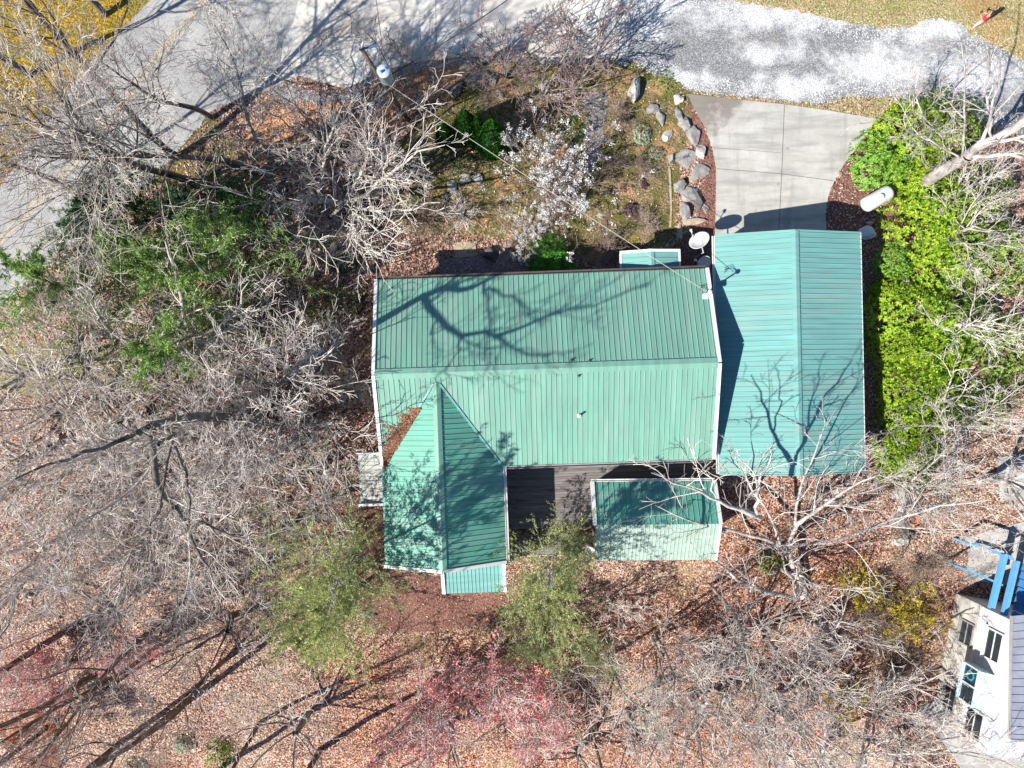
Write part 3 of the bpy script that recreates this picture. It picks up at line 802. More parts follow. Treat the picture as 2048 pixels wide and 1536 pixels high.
mb.build('frame', M['dark_gap'], dk)
mb = MB()
for i in range(4):
    mb.box((0.1, dy0-0.35-i*0.2, 0.18-i*0.19), (3.6, 0.12, 0.04)); 
for sx in (-1.65, 0.1, 1.85): mb.beam((sx, dy0, 0.15), (sx, dy0-1.05, -0.75), 0.06, 0.2)
mb.build('stairs', M['deck_wood'], HOUSE)
mb = MB(); 
for i in range(4): mb.box((0.0, dy0-1.15-i*0.14, -0.62), (3.9, 0.132, 0.04))
mb.build('landing', M['deck_wood'], HOUSE)
mb = MB(); mb.box((0.0, dy0-1.70, -0.66), (3.9, 0.035, 0.2)); mb.build('landing_fascia', M['trim_white'], HOUSE)

# leaves heaped in the left valley
rg = np.random.default_rng(8)
def leaf_quads(pos, size, rng, tilt=0.5):
    n_ = len(pos)
    az = rng.uniform(0, 2*np.pi, n_); ti = rng.normal(0, tilt, n_); ti2 = rng.normal(0, tilt, n_)
    d = np.stack([np.cos(az), np.sin(az), ti], 1); d /= np.linalg.norm(d, axis=1)[:, None]
    s = np.stack([-np.sin(az), np.cos(az), ti2], 1); s /= np.linalg.norm(s, axis=1)[:, None]
    sz = size*rng.uniform(0.6, 1.3, n_)[:, None]
    Vv = np.stack([pos-d*sz, pos+s*sz*0.5, pos+d*sz, pos-s*sz*0.5], 1).reshape(-1, 3)
    Ff = np.arange(n_*4).reshape(-1, 4)
    return Vv, Ff
m_ = 2600
t = rg.uniform(0.30, 1.0, m_); off_ = np.abs(rg.normal(0, 0.16, m_))*(0.55+0.9*np.abs(np.sin(t*23)+0.6*np.sin(t*51+1)))*(0.5+1.6*np.sin(np.clip((t-0.3)/0.7, 0, 1)*np.pi))
x = WXR + (WX0-WXR)*t - off_*0.75 + 0.08; y = WY1 + (-HY-WY1)*t + off_*0.6
x = np.maximum(x, -HX+0.05)
z = ZR - np.abs(y)/HY*(ZR-ZE) + 0.04 + rg.uniform(0, 0.10, m_)*np.clip(1-off_*1.5, 0, 1)
ang = R(2.0); wx = 1.715 + x*math.cos(ang) - y*math.sin(ang); wy = 0.765 + x*math.sin(ang) + y*math.cos(ang)
Vv, Ff = leaf_quads(np.stack([wx, wy, z], 1), 0.06, rg, 0.35)
tag(obj_me('leaf_pile', mesh_np('leaf_pile', Vv, Ff, M['leaf_brown'])), 'drift of dead brown leaves lodged in the left roof valley of the house', 'leaves', kind='stuff')

# ------------------------------------------------------------------ garage
GAR = empty('garage', (14.59, 1.6, 0), R(1.1), 'two car garage under a blue green ribbed metal gable roof', 'garage')
GXh, GYh, GE, GR = 3.82, 6.25, 2.7, 3.65
mb = MB()
roof_plane(mb, (GXh, -GYh, GE), (GXh, GYh, GE), (0, GYh, GR), (0, -GYh, GR), off=0.1)
roof_plane(mb, (-GXh, GYh, GE), (-GXh, -GYh, GE), (0, -GYh, GR), (0, GYh, GR), off=0.1)
fix(mb.build('roof', M['roof_teal'], GAR))
mb = MB(); ridge_cap(mb, (0, -GYh-0.02, GR), (0, GYh+0.02, GR), (1, 0, 0), 0.19, 0.05, 0.055); fix(mb.build('ridge_cap', M['roof_teal'], GAR))
mb = MB()
for sy in (1, -1):
    yv = sy*(GYh+0.03)
    mb.beam((-GXh, yv, GE-0.05), (0, yv, GR-0.05), 0.06, 0.16); mb.beam((0, yv, GR-0.05), (GXh, yv, GE-0.05), 0.06, 0.16)
each(mb, 'rake_board', M['roof_teal'], GAR)
mb = MB(); gutter(mb, (-GXh-0.01, -GYh, GE-0.06), (-GXh-0.01, GYh, GE-0.06), (-1, 0, 0), 0.12); fix(mb.build('gutter', M['trim_white'], GAR))
mb = MB(); mb.box((GXh+0.015, 0, GE-0.06), (0.03, 2*GYh, 0.14)); mb.build('eave_board', M['trim_white'], GAR)
mb = MB(); wall_box(mb, -GXh+0.3, GXh-0.3, -GYh+0.3, GYh-0.3, -0.8, 2.72)
for yv in (-GYh+0.3, GYh-0.4):
    mb.poly([(-GXh+0.3, yv, 2.72), (GXh-0.3, yv, 2.72), (0, yv, GR-0.1)]); mb.poly([(GXh-0.3, yv+0.1, 2.72), (-GXh+0.3, yv+0.1, 2.72), (0, yv+0.1, GR-0.1)])
mb.build('wall', M['siding'], GAR)
for x in (-1.6, 1.6):
    mb = MB()
    for i in range(4): mb.box((x, GYh-0.28, 0.33+i*0.53), (2.6, 0.05, 0.51))
    d_ = mb.build('garage_door', M['trim_white'], GAR)
    mb = MB(); mb.box((x, GYh-0.245, 0.45), (0.2, 0.03, 0.04)); mb.build('handle', M['gutter_brown'], d_)
window_part(GAR, (GXh-0.3, 1.5, 1.5), 1.0, 0.9, (1, 0, 0))
window_part(GAR, (0, -GYh+0.3, 1.5), 1.2, 0.9, (0, -1, 0))

# ------------------------------------------------------------------ shed beside the deck
SH0 = P(1184, 963, 2.2); SH1 = P(1424, 960, 2.2); SH2 = P(1434, 1120, 2.2); SH3 = P(1190, 1122, 2.2)
sc_ = (SH0+SH1+SH2+SH3)/4
SHED = empty('shed', (sc_.x, sc_.y, 0), R(0.6), 'small shed with a white trimmed green gable roof beside the back deck', 'shed')
sx, sy, sze, szr = 3.2, 2.1, 2.2, 3.25
mb = MB(); roof_plane(mb, (sx, sy, sze), (-sx, sy, sze), (-sx, 0, szr), (sx, 0, szr), 0.29, off=0.15)
o = fix(mb.build('roof', M['roof_deep'], SHED))
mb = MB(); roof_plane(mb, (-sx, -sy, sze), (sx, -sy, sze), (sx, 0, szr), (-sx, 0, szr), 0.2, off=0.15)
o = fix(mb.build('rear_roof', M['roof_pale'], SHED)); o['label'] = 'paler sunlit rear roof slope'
mb = MB()
mb.beam((-sx-0.06, sy, sze), (-sx-0.06, 0.0, szr), 0.2, 0.18); mb.beam((sx+0.05, sy, sze), (sx+0.05, 0, szr), 0.16, 0.18)
mb.beam((sx+0.05, -sy, sze), (sx+0.05, 0, szr-0.02), 0.12, 0.16)
each(mb, 'rake_board', M['trim_white'], SHED)
mb = MB(); gutter(mb, (-sx-0.1, sy+0.0, sze-0.03), (sx+0.05, sy+0.0, sze-0.03), (0, 1, 0), 0.13); fix(mb.build('gutter', M['trim_white'], SHED))
mb = MB(); wall_box(mb, -sx+0.25, sx-0.25, -sy+0.25, sy-0.25, -2.6, 2.25)
for x in (-sx+0.25, sx-0.35):
    mb.poly([(x, -sy+0.25, 2.25), (x, sy-0.25, 2.25), (x, 0, szr-0.1)]); mb.poly([(x+0.1, sy-0.25, 2.25), (x+0.1, -sy+0.25, 2.25), (x+0.1, 0, szr-0.1)])
mb.build('wall', M['siding'], SHED)
mb = MB(); mb.box((-sx+0.22, 0.6, 1.4), (0.06, 0.9, 1.95)); mb.build('door', M['trim_white'], SHED)
window_part(SHED, (0, -sy+0.25, 1.3), 1.1, 0.8, (0, -1, 0))

# ------------------------------------------------------------------ neighbour's house at the lower right
A = P(1912, 1187, -3.0); B = P(1872, 1395, -3.0)
dAB = (B-A).normalized()
NBR = empty('neighbour_house', (A.x, A.y, -3.0), math.atan2(dAB.y, dAB.x), 'white two storey neighbour house with blue framed bay window and grey roof edge', 'house')
# own frame: +x along the wall A->B, -y outwards (towards the green house), z up from its floor
L = 6.6
mb = MB(); wall_box(mb, 0, L, 0, 9.0, -1.5, 2.55); mb.build('lower_wall', M['stucco'], NBR)
mb = MB(); wall_box(mb, 0.02, L+0.7, -0.05, 9.0, 2.55, 4.92)
for i in range(11): mb.box((L/2+0.35, -0.057, 2.65+i*0.2), (L+0.66, 0.012, 0.17))
mb.build('upper_wall', M['house_white'], NBR)
mb = MB(); mb.box((L/2, -0.09, 2.55), (L, 0.1, 0.1)); mb.build('sill_course', M['trim_white'], NBR)
nm = (Matrix.Translation(A) @ Matrix.Rotation(math.atan2(dAB.y, dAB.x), 4, 'Z')).inverted()
def nl(u, v, z): return nm @ P(u, v, z)
r0_, r1_, r2_, r3_ = nl(2026, 1232, 2.1), nl(2021, 1478, 2.1), nl(2330, 1500, 3.2), nl(2335, 1205, 3.2)
mb = MB(); roof_plane(mb, r0_, r1_, r2_, r3_, 0.42, 0.05, 0.04)
rf = fix(mb.build('roof', M['roof_seam_grey'], NBR))
mb = MB(); mb.beam(r0_+Vector((0, -0.06, -0.03)), r1_+Vector((0, -0.06, -0.03)), 0.1, 0.14); mb.build('gutter', M['gutter_grey'], rf)
mb = MB(); mb.beam(r1_+Vector((0.05, 0, -0.03)), r2_+Vector((0.05, 0, -0.03)), 0.1, 0.14); mb.build('fascia', M['gutter_grey'], rf)
for (s, z, wd, ht, fr) in ((1.9, 1.55, 1.3, 1.05, 'gutter_grey'), (5.9, 1.2, 1.3, 0.95, 'gutter_grey')):
    window_part(NBR, (s, 0, z), wd, ht, (0, -1, 0), frame=fr)
for (s, z, wd, ht, fr) in ((1.75, 3.95, 1.6, 1.15, 'trim_white'), (6.3, 3.6, 1.5, 1.3, 'trim_white')):
    window_part(NBR, (s, -0.07, z), wd, ht, (0, -1, 0), frame=fr)
mb = MB(); wall_box(mb, 3.2, 5.2, -0.75, -0.05, 2.7, 3.0); wall_box(mb, 3.2, 3.32, -0.75, -0.05, 3.0, 4.25); wall_box(mb, 5.08, 5.2, -0.75, -0.05, 3.0, 4.25)
mb.poly([(3.2, -0.78, 4.25), (5.2, -0.78, 4.25), (5.2, -0.06, 4.45), (3.2, -0.06, 4.45)])
for s in (3.2, 4.2, 5.2): mb.beam((s, -0.78, 3.0), (s, -0.78, 4.25), 0.09, 0.06, (0, 1, 0))
mb.beam((3.2, -0.78, 3.0), (5.2, -0.78, 3.0), 0.12, 0.08); mb.beam((3.2, -0.78, 4.22), (5.2, -0.78, 4.22), 0.12, 0.08)
by = mb.build('bay_window', M['frame_blue'], NBR)
mb = MB(); mb.box((4.2, -0.745, 3.62), (1.9, 0.02, 1.15)); mb.build('pane', M['glass_dark'], by)
rgw = random.Random(4); mb = MB()
for i in range(12):
    a_ = 2*math.pi*i/12; mb.box((3.7+0.22*math.cos(a_), -0.775, 3.6+0.28*math.sin(a_)), (0.09, 0.03, 0.09), rot=Matrix.Rotation(a_, 3, 'Y'))
tag(mb.build('wreath', M['flower_teal'], NBR))
# brick stoop corner and blue pergola
PG = empty('pergola', (P(1990, 1140, 1.0).x, P(1990, 1140, 1.0).y, -2.4), 0, 'blue timber pergola over the patio against the white neighbour house', 'pergola')
po = PG.location.copy()
def pgp(u, v, z): return P(u, v, z) - po
for (a_, b_, wd) in (((1945, 1087), (2024, 1114), 0.10), ((1932, 1138), (2004, 1170), 0.10)):
    mb = MB(); mb.beam(pgp(*a_, 0.6), pgp(*b_, 0.6), wd, 0.16); mb.build('cross_beam', M['paint_blue'], PG)
for (a_, b_, wd) in (((2012, 1108), (1985, 1216), 0.42), ((2036, 1122), (2010, 1232), 0.36)):
    mb = MB(); mb.beam(pgp(*a_, 0.8), pgp(*b_, 0.8), wd*0.55, 0.12); mb.beam(pgp(a_[0]-7, a_[1], 0.84), pgp(b_[0]-7, b_[1], 0.84), 0.06, 0.2); mb.build('main_beam', M['paint_blue'], PG)
mb = MB(); q = [pgp(2046, 1125, 0.7), pgp(2100, 1145, 0.7), pgp(2075, 1258, 0.7), pgp(2022, 1236, 0.7)]
for i in range(7):
    a_ = q[0].lerp(q[3], (i+0.5)/7); b_ = q[1].lerp(q[2], (i+0.5)/7); mb.beam(a_, b_, 0.40, 0.04)
mb.build('slat_roof', M['paint_deep_blue'], PG)
for (u, v) in ((1946, 1090), (1934, 1140), (2026, 1118)):
    a_ = pgp(u, v, 0.55); g_ = gz(a_.x+po.x, a_.y+po.y)
    mb = MB(); mb.box((a_.x, a_.y, (0.52-po.z + 0.0 + (g_-po.z))/2 if False else ((0.52-po.z)+(g_-po.z))/2 - 0.0), (0.12, 0.12, 0.52-g_)); mb.build('post', M['paint_blue'], PG)
# ------------------------------------------------------------------ rocks
def rock(name, u, v, w_px, l_px, h, rot, mat, seed, label, group, flat=0.6, cat='rock'):
    p = G(u, v); k = (CAM_H - p.z)/FPX
    rg = np.random.default_rng(seed)
    bm = bmesh.new(); bmesh.ops.create_icosphere(bm, subdivisions=4, radius=1.0)
    co = np.array([q.co[:] for q in bm.verts])
    for _ in range(16):                                  # facets: cut by random planes
        d = rg.normal(size=3); d /= np.linalg.norm(d); lim = rg.uniform(0.42, 0.85)
        ex = np.maximum(co @ d - lim, 0); co -= ex[:, None]*d*0.92
    for fr, am in ((2.2, 0.10), (5.0, 0.06), (11.0, 0.035)):
        ph = rg.uniform(0, 6.28, (3, 3)); wv = rg.normal(size=(3, 3))*fr
        co *= (1 + am*np.sum(np.sin(co @ wv.T + ph[0]), 1)/1.7)[:, None]
    co[:, 2] = np.where(co[:, 2] > 0, co[:, 2], co[:, 2]*0.5)
    co *= np.array([w_px*k/2/0.72, l_px*k/2/0.72, h/(0.85 if group is None else 1.15)])
    for q, c in zip(bm.verts, co): q.co = c
    me = bpy.data.meshes.new(name); bm.to_mesh(me); bm.free(); me.materials.append(M[mat])
    me.polygons.foreach_set("use_smooth", np.ones(len(me.polygons), bool))
    try: me.set_sharp_from_angle(angle=R(35))
    except Exception: pass
    o = obj_me(name, me, loc=(p.x, p.y, p.z + h*0.05)); o.rotation_euler = (0, 0, R(rot))
    return tag(o, label, cat, group)

WALLG = 'stones edging the bed by the driveway'
ROCKS = [
 ('boulder', 1268, 183, 28, 42, 0.85, -8, 'stone_pale', 'tall pale boulder standing alone near the gravel drive, with a long shadow', None),
 ('boulder', 947, 158, 46, 34, 0.55, 10, 'stone_dark', 'dark speckled boulder on the bank below the concrete lot', None),
 ('boulder', 935, 137, 30, 18, 0.3, 0, 'stone_tan', 'flat tan boulder just above the dark speckled one', None),
 ('boulder', 912, 182, 30, 26, 0.4, 30, 'stone_dark', 'dark mossy boulder left of the three clipped conifers', None),
 ('boulder', 985, 160, 22, 16, 0.3, 0, 'stone_grey', 'small grey boulder right of the dark speckled boulder', None),
 ('boulder', 1090, 172, 26, 18, 0.35, 20, 'stone_grey', 'grey boulder under the pink twigged bush', None),
 ('boulder', 1118, 158, 22, 15, 0.3, -20, 'stone_dark', 'dark boulder above the pink twigged bush', None),
 ('garden_stone', 1357, 200, 20, 18, 0.35, 0, 'stone_pale', 'pale rounded stone topping the row beside the driveway corner', WALLG),
 ('garden_stone', 1357, 226, 16, 28, 0.3, 15, 'stone_grey', 'narrow grey stone second from the top of the row by the driveway', WALLG),
 ('garden_stone', 1370, 244, 24, 26, 0.4, 0, 'stone_grey', 'speckled grey stone touching the top of the red mulch strip', WALLG),
 ('garden_stone', 1387, 272, 24, 38, 0.35, 12, 'stone_grey', 'long grey stone against the bend of the red mulch strip', WALLG),
 ('garden_stone', 1400, 304, 22, 28, 0.32, 20, 'stone_pale', 'pale squared stone above the pointed slab', WALLG),
 ('garden_stone', 1371, 314, 34, 30, 0.2, -35, 'stone_grey', 'flat triangular slab in the middle of the stone bed', WALLG),
 ('garden_stone', 1399, 340, 34, 30, 0.25, 30, 'stone_grey', 'pointed grey slab jutting into the red mulch', WALLG),
 ('garden_stone', 1382, 358, 26, 18, 0.2, 0, 'stone_tan', 'low tan slab below the pointed grey slab', WALLG),
 ('garden_stone', 1358, 375, 30, 22, 0.5, 20, 'stone_grey', 'left block of the big stone pile casting a dark shadow', WALLG),
 ('garden_stone', 1381, 388, 32, 30, 0.5, -20, 'stone_grey', 'middle block of the big stone pile', WALLG),
 ('garden_stone', 1397, 402, 20, 30, 0.38, 20, 'stone_dark', 'dark right hand block of the big stone pile', WALLG),
 ('garden_stone', 1369, 419, 28, 34, 0.42, 0, 'stone_grey', 'square dotted block at the foot of the big stone pile', WALLG),
 ('garden_stone', 1409, 416, 12, 24, 0.15, 25, 'stone_grey', 'thin grey slab lying in the red mulch beside the pile', WALLG),
 ('garden_stone', 1386, 443, 46, 13, 0.3, 0, 'stone_tan', 'long level stone of the low corner wall near the satellite dish', WALLG),
 ('garden_stone', 1358, 465, 13, 46, 0.3, 0, 'stone_tan', 'upright side stone of the low corner wall near the satellite dish', WALLG),
 ('garden_stone', 1302, 220, 26, 20, 0.25, -10, 'stone_grey', 'grey stone starting the inner row left of the driveway stones', WALLG),
 ('garden_stone', 1322, 238, 17, 34, 0.3, 10, 'stone_grey', 'upright grey stone of the inner row beside a rusty leaf hollow', WALLG),
 ('garden_stone', 1334, 272, 17, 26, 0.25, -25, 'stone_pale', 'pale stone halfway down the inner row', WALLG),
 ('garden_stone', 1343, 316, 16, 24, 0.22, -20, 'stone_grey', 'lowest stone of the inner row beside the flat triangular slab', WALLG),
 ('boulder', 905, 378, 20, 28, 0.3, 20, 'stone_pale', 'pale stone lowest of three beside the flowering bush', None),
 ('boulder', 934, 355, 26, 20, 0.3, 0, 'stone_grey', 'grey stone in the middle of three beside the flowering bush', None),
 ('boulder', 956, 358, 18, 18, 0.3, 0, 'stone_pale', 'pale stone nearest the flowering bush', None),
 ('boulder', 893, 394, 20, 18, 0.25, 50, 'stone_dark', 'dark stone at the end of the yard beside the round bare tree', None),
 ('boulder', 985, 508, 30, 24, 0.4, 10, 'stone_dark', 'dark boulder in the shade beside the bright green weeping bush', None),
 ('boulder', 1735, 466, 32, 25, 0.55, 5, 'dome_pale', 'smooth pale rounded boulder at the garage corner', None),
 ('boulder', 1806, 566, 28, 34, 0.6, 10, 'stone_pale', 'pale boulder half buried in the yellow green hedge', None),
 ('boulder', 1738, 446, 14, 9, 0.2, 20, 'stone_pale', 'small pale stone in shade beside the smooth rounded boulder', None),
 ('boulder', 1677, 350, 14, 16, 0.2, -20, 'stone_tan', 'small tan stone in the mulch at the right edge of the driveway', None),
 ('boulder', 1806, 985, 42, 34, 0.6, 0, 'stone_pale', 'large pale boulder heading the rock row under the hedge', 'rock row below the hedge'),
 ('boulder', 1812, 1013, 40, 22, 0.45, 10, 'stone_pale', 'squat pale boulder just above the red pot', 'rock row below the hedge'),
 ('boulder', 1797, 1040, 34, 34, 0.4, 40, 'stone_grey', 'grey slanted boulder left of the red pot', 'rock row below the hedge'),
 ('boulder', 1806, 1064, 28, 22, 0.4, 0, 'stone_dark', 'dark boulder just below the red pot', 'rock row below the hedge'),
 ('boulder', 1798, 1083, 30, 20, 0.35, 10, 'stone_pale', 'pale boulder ending the rock row near the brown shrub', 'rock row below the hedge'),
 ('boulder', 1278, 1447, 28, 26, 0.35, 25, 'stone_tan', 'tan squared rock lying among the leaves at the bottom of the wood', None),
 ('boulder', 730, 1226, 34, 12, 0.2, -15, 'stone_pale', 'low pale stone edging the brown mulch behind the wing', None),
]
for i, (nm, u, v, a_, b_, h, rt, mt, lb, gp) in enumerate(ROCKS):
    rock(nm, u, v, a_, b_, h, rt, mt, 100+i, lb, gp)
strip('bed_edging', [(1338, 332), (1340, 365), (1342, 420), (1340, 455)], 0, 0.12, 0.05, 'stone_tan')

# red pot among the rocks
p = G(1812, 1034)
pot = empty('flower_pot', (p.x, p.y, p.z), 0, 'terracotta pot standing among pale boulders below the hedge', 'flower pot')
mb = MB(); mb.lathe([(0.18, 0.25), (0.30, 0.72), (0.34, 0.72), (0.34, 0.80), (0.27, 0.80), (0.25, 0.70)], 18); mb.build('pot', M['terracotta'], pot, False)
mb = MB(); mb.lathe([(0.25, 0.66), (0.1, 0.73)], 14); mb.build('soil', M['wood_log'], pot)

# ------------------------------------------------------------------ propane tank
p = G(1741, 404)
TK = empty('propane_tank', (p.x, p.y, 0), R(30), 'white propane tank lying in the mulch between driveway and hedge', 'tank')
mb = MB(); rr, hl = 0.42, 0.62
prof = []
for i in range(7): a_ = math.pi/2*i/6; prof.append((max(0.02, rr*math.sin(a_)), -hl-0.30*math.cos(a_)))
for i in range(7): a_ = math.pi/2*i/6; prof.append((max(0.02, rr*math.cos(a_)), hl+0.30*math.sin(a_)))
mm = Matrix.Translation((0, 0, 0.72)) @ Matrix.Rotation(R(90), 4, 'Y')
mb.lathe(prof, 28, mm); mb.build('body', M['tank_white'], TK, True)
for x in (-0.42, 0.42):
    mb = MB(); mb.lathe([(rr+0.002, -0.02), (rr+0.008, -0.012), (rr+0.008, 0.012), (rr+0.002, 0.02)], 28, Matrix.Translation((x, 0, 0.72)) @ Matrix.Rotation(R(90), 4, 'Y')); mb.build('seam', M['dish_white'], TK, True)
mb = MB(); mb.lathe([(0.16, 1.10), (0.16, 1.22), (0.13, 1.26), (0.02, 1.27)], 16); mb.build('valve_cover', M['tank_white'], TK, True)
for x in (-0.5, 0.5):
    mb = MB(); mb.box((x, 0, 0.2), (0.08, 0.55, 0.4)); mb.build('leg', M['galv'], TK)
q0, q1 = G(1728, 420), G(1757, 437)
mb = MB(); pts = [G(u, v)+Vector((0, 0, h)) for u, v, h in ((1729, 416, 0.35), (1734, 424, 0.12), (1742, 433, 0.05), (1750, 430, 0.05), (1756, 426, 0.06), (1760, 428, 0.1), (1760, 433, 0.2))]
mb.tube(pts, 0.02, 6); tag(mb.build('gas_hose', M['hose']), 'pale curling hose running from the white tank into the hedge', 'hose')

# ------------------------------------------------------------------ satellite dishes
def dish(u, v, z, diam, base, az, elv, label, seed):
    c = P(u, v, z)
    b = Vector((base[0], base[1], gz(*base)))
    root = empty('satellite_dish', b, 0, label, 'satellite dish', 'satellite dishes by the garage')
    c = c - b
    bore = Vector((math.cos(R(az))*math.cos(R(elv)), math.sin(R(az))*math.cos(R(elv)), math.sin(R(elv))))
    m = Matrix.Translation(c) @ bore.to_track_quat('Z', 'Y').to_matrix().to_4x4()
    mb = MB(); r = diam/2; pr = []
    for i in range(9): t = i/8; pr.append((max(0.01, r*t), 0.16*diam*t*t - 0.04*diam))
    for i in range(9): t = 1-i/8; pr.append((max(0.01, r*t), 0.16*diam*t*t - 0.04*diam - 0.02))
    mb.lathe(pr, 36, m); mb.build('reflector', M['dish_white'], root, True)
    down = Vector((bore.x*-bore.z, bore.y*-bore.z, 1-bore.z**2)).normalized()*-1
    tip = c + bore*diam*0.72 + down*diam*0.22
    mb = MB(); mb.tube([c + down*r*0.9 - bore*0.02, tip], 0.022, 6); mb.build('feed_arm', M['dish_white'], root)
    mb = MB(); mb.tube([tip+bore*0.06, tip-bore*0.10], [0.075, 0.05], 10); mb.build('receiver', M['dish_white'], root)
    mb = MB(); mb.tube([Vector((0, 0, 0)), Vector((0, 0, c.z-0.25)), c-bore*0.1], 0.035, 8); mb.build('mast', M['galv'], root)
dish(1400, 483, 2.2, 1.12, (10.25, 7.05), 139, 44, 'large white satellite dish in full sun beside the garage front corner', 1)
dish(1410, 528, 1.9, 0.85, (10.35, 6.0), 165, 40, 'shaded satellite dish tucked between the house and garage eaves', 2)

# ------------------------------------------------------------------ service mast on the roof end
p = P(1411, 588, 4.15)
SM = empty('service_mast', (p.x, p.y, 4.0), 0, 'white electrical service mast at the right roof edge of the house', 'electrical mast')
mb = MB(); mb.tube([(0, 0, -0.3), (0, 0, 0.95)], 0.04, 8); mb.build('mast', M['galv'], SM)
mb = MB(); mb.lathe([(0.06, 0.9), (0.11, 0.93), (0.11, 1.04), (0.05, 1.1)], 12); mb.build('weatherhead', M['chair_white'], SM, True)
mb = MB(); mb.box((0, -0.12, 0.12), (0.26, 0.26, 0.12)); mb.build('roof_flashing', M['chair_white'], SM)
mb = MB()
for i in range(3):
    a_ = 2.4+i*0.5
    mb.tube([(0, 0, 0.98), (-0.28*math.cos(a_-2.6), 0.25+0.1*i, 0.85), (-0.42, 0.12+0.12*i, 0.6), (-0.15+0.1*i, 0.42, 0.5)], 0.014, 5)
mb.build('wire_loop', M['wire_black'], SM)

# ------------------------------------------------------------------ utility pole and lines
pb = G(816, 240); pt = P(722, 97, 8.6)
UP = empty('utility_pole', pb, 0, 'leaning wooden utility pole with a grey transformer at the edge of the concrete lot', 'utility pole')
def up(p): return Vector(p) - pb
pd = (pt-pb)
mb = MB(); mb.tube([up(pb-pd*0.05), up(pb+pd*0.5), up(pt)], [0.125, 0.105, 0.09], 14); mb.build('pole', M['pole_wood'], UP, True)
mb = MB(); mb.tube([up(pt), up(pt+Vector((0, 0, 0.06)))], [0.11, 0.09], 12); mb.build('cap', M['black_plastic'], UP)
s_ = Vector((0.86, 0.5, 0))
tx = pb + pd*0.72 + Vector((0.42, -0.15, 0))
mb = MB(); mb.lathe([(0.29, -0.5), (0.31, -0.45), (0.31, 0.42), (0.33, 0.43), (0.33, 0.48), (0.28, 0.54), (0.05, 0.57)], 22, Matrix.Translation(up(tx)))
tr = mb.build('transformer', M['xfmr_grey'], UP, True)
for q in ((0.12, 0.08), (-0.1, -0.1)):
    mb = MB(); mb.lathe([(0.05, 0.5), (0.075, 0.58), (0.04, 0.62), (0.07, 0.68), (0.03, 0.76)], 10, Matrix.Translation(up(tx)+Vector((q[0], q[1], 0)))); mb.build('bushing', M['paint_blue'], tr)
mb = MB(); mb.beam(up(pb+pd*0.72), up(tx), 0.1, 0.25); mb.build('bracket', M['galv'], UP)
e1 = pb+pd*0.985+Vector((0.05, 0.05, 0)); e2 = P(754, 91, 8.3)
mb = MB(); mb.beam(up(e1), up(e2), 0.07, 0.07); mb.build('side_arm', M['paint_deep_blue'], UP)
for a_, b_ in ((pt, P(727, 82, 9.0)), (pt, P(715, 88, 8.9))):
    mb = MB(); d = up(b_)-up(a_); mb.tube([up(a_), up(a_)+d*0.5, up(b_)], [0.035, 0.06, 0.03], 8); mb.build('insulator', M['galv'], UP)
mb = MB(); mb.tube([up(pb+pd*0.9), up(P(724, 137, 7.2))], 0.02, 6); mb.lathe([(0.06, 0), (0.09, 0.08), (0.05, 0.2)], 10, Matrix.Translation(up(P(723, 137, 7.1)))); mb.build('cutout_fuse', M['galv'], UP)
def wire(a, b, sag, rad, mat, label, n_=24):
    mb = MB(); pts = []
    for i in range(n_+1):
        t = i/n_; q = a.lerp(b, t); q = q - Vector((0, 0, sag*4*t*(1-t))); pts.append(q)
    mb.tube(pts, rad, 5); return tag(mb.build('overhead_wire', M[mat]), label, 'wire')
wire(pb+pd*0.62, P(1412, 583, 4.9), 0.25, 0.014, 'wire_grey', 'pale service wire crossing the flowering bush from the pole to the house roof')
wire(pb+pd*0.66+Vector((0.35, 0, 0)), P(1160, -110, 7.5), 0.5, 0.028, 'wire_black', 'thick dark wire rising from the transformer over the concrete lot')
wire(pt+Vector((0.9, 0.15, -0.2)), P(722, -200, 8.0), 0.3, 0.014, 'wire_black', 'thin dark wire running straight up from the pole top')
wire(pb+pd*0.58, P(1330, -40, 7.0), 0.5, 0.012, 'wire_black', 'thin lower wire crossing the lot toward the pink twigged bush')
wire(pt, P(560, 215, 8.3), 0.2, 0.012, 'wire_black', 'thin wire leaving the pole top toward the tall trees', 16)
wire(pb+pd*0.6, P(250, 310, 7.0), 0.5, 0.014, 'wire_grey', 'pale wire strung from the pole across the road edge trees')

# ------------------------------------------------------------------ person on the verge
fp = G(1946, 56)
PSN = empty('person', (fp.x, fp.y, fp.z), R(128), 'person in a red top and pale trousers holding a controller on the dry grass', 'person')
# own frame: +x is where they face
def skin_mesh(name, pts, edges, rad, mat, parent, sub=2, root=0):
    me = bpy.data.meshes.new(name); me.from_pydata(pts, edges, []); me.update()
    me.materials.append(M[mat])
    o = bpy.data.objects.new(name, me); COL.objects.link(o); o.parent = parent
    md = o.modifiers.new("skin", 'SKIN'); md.use_smooth_shade = True
    for i, sv in enumerate(me.skin_vertices[0].data):
        r_ = rad[i]; sv.radius = r_ if isinstance(r_, tuple) else (r_, r_); sv.use_root = (i == root)
    ss = o.modifiers.new("sub", 'SUBSURF'); ss.levels = sub; ss.render_levels = sub
    return o
bp = [(0, 0, 0.95), (0.0, 0, 1.12), (0.0, 0, 1.32), (0.01, 0, 1.45), (0.02, 0, 1.53), (0.03, 0, 1.63), (0.03, 0, 1.72),
      (0, 0.10, 0.90), (0.02, 0.11, 0.50), (0, 0.12, 0.10), (0.12, 0.13, 0.04),
      (0, -0.10, 0.90), (0.04, -0.12, 0.50), (0.05, -0.14, 0.10), (0.17, -0.15, 0.04),
      (0, 0.19, 1.40), (0.03, 0.26, 1.13), (0.27, 0.13, 1.08), (0.33, 0.09, 1.09),
      (0, -0.19, 1.40), (0.03, -0.26, 1.13), (0.27, -0.13, 1.08), (0.33, -0.09, 1.09)]
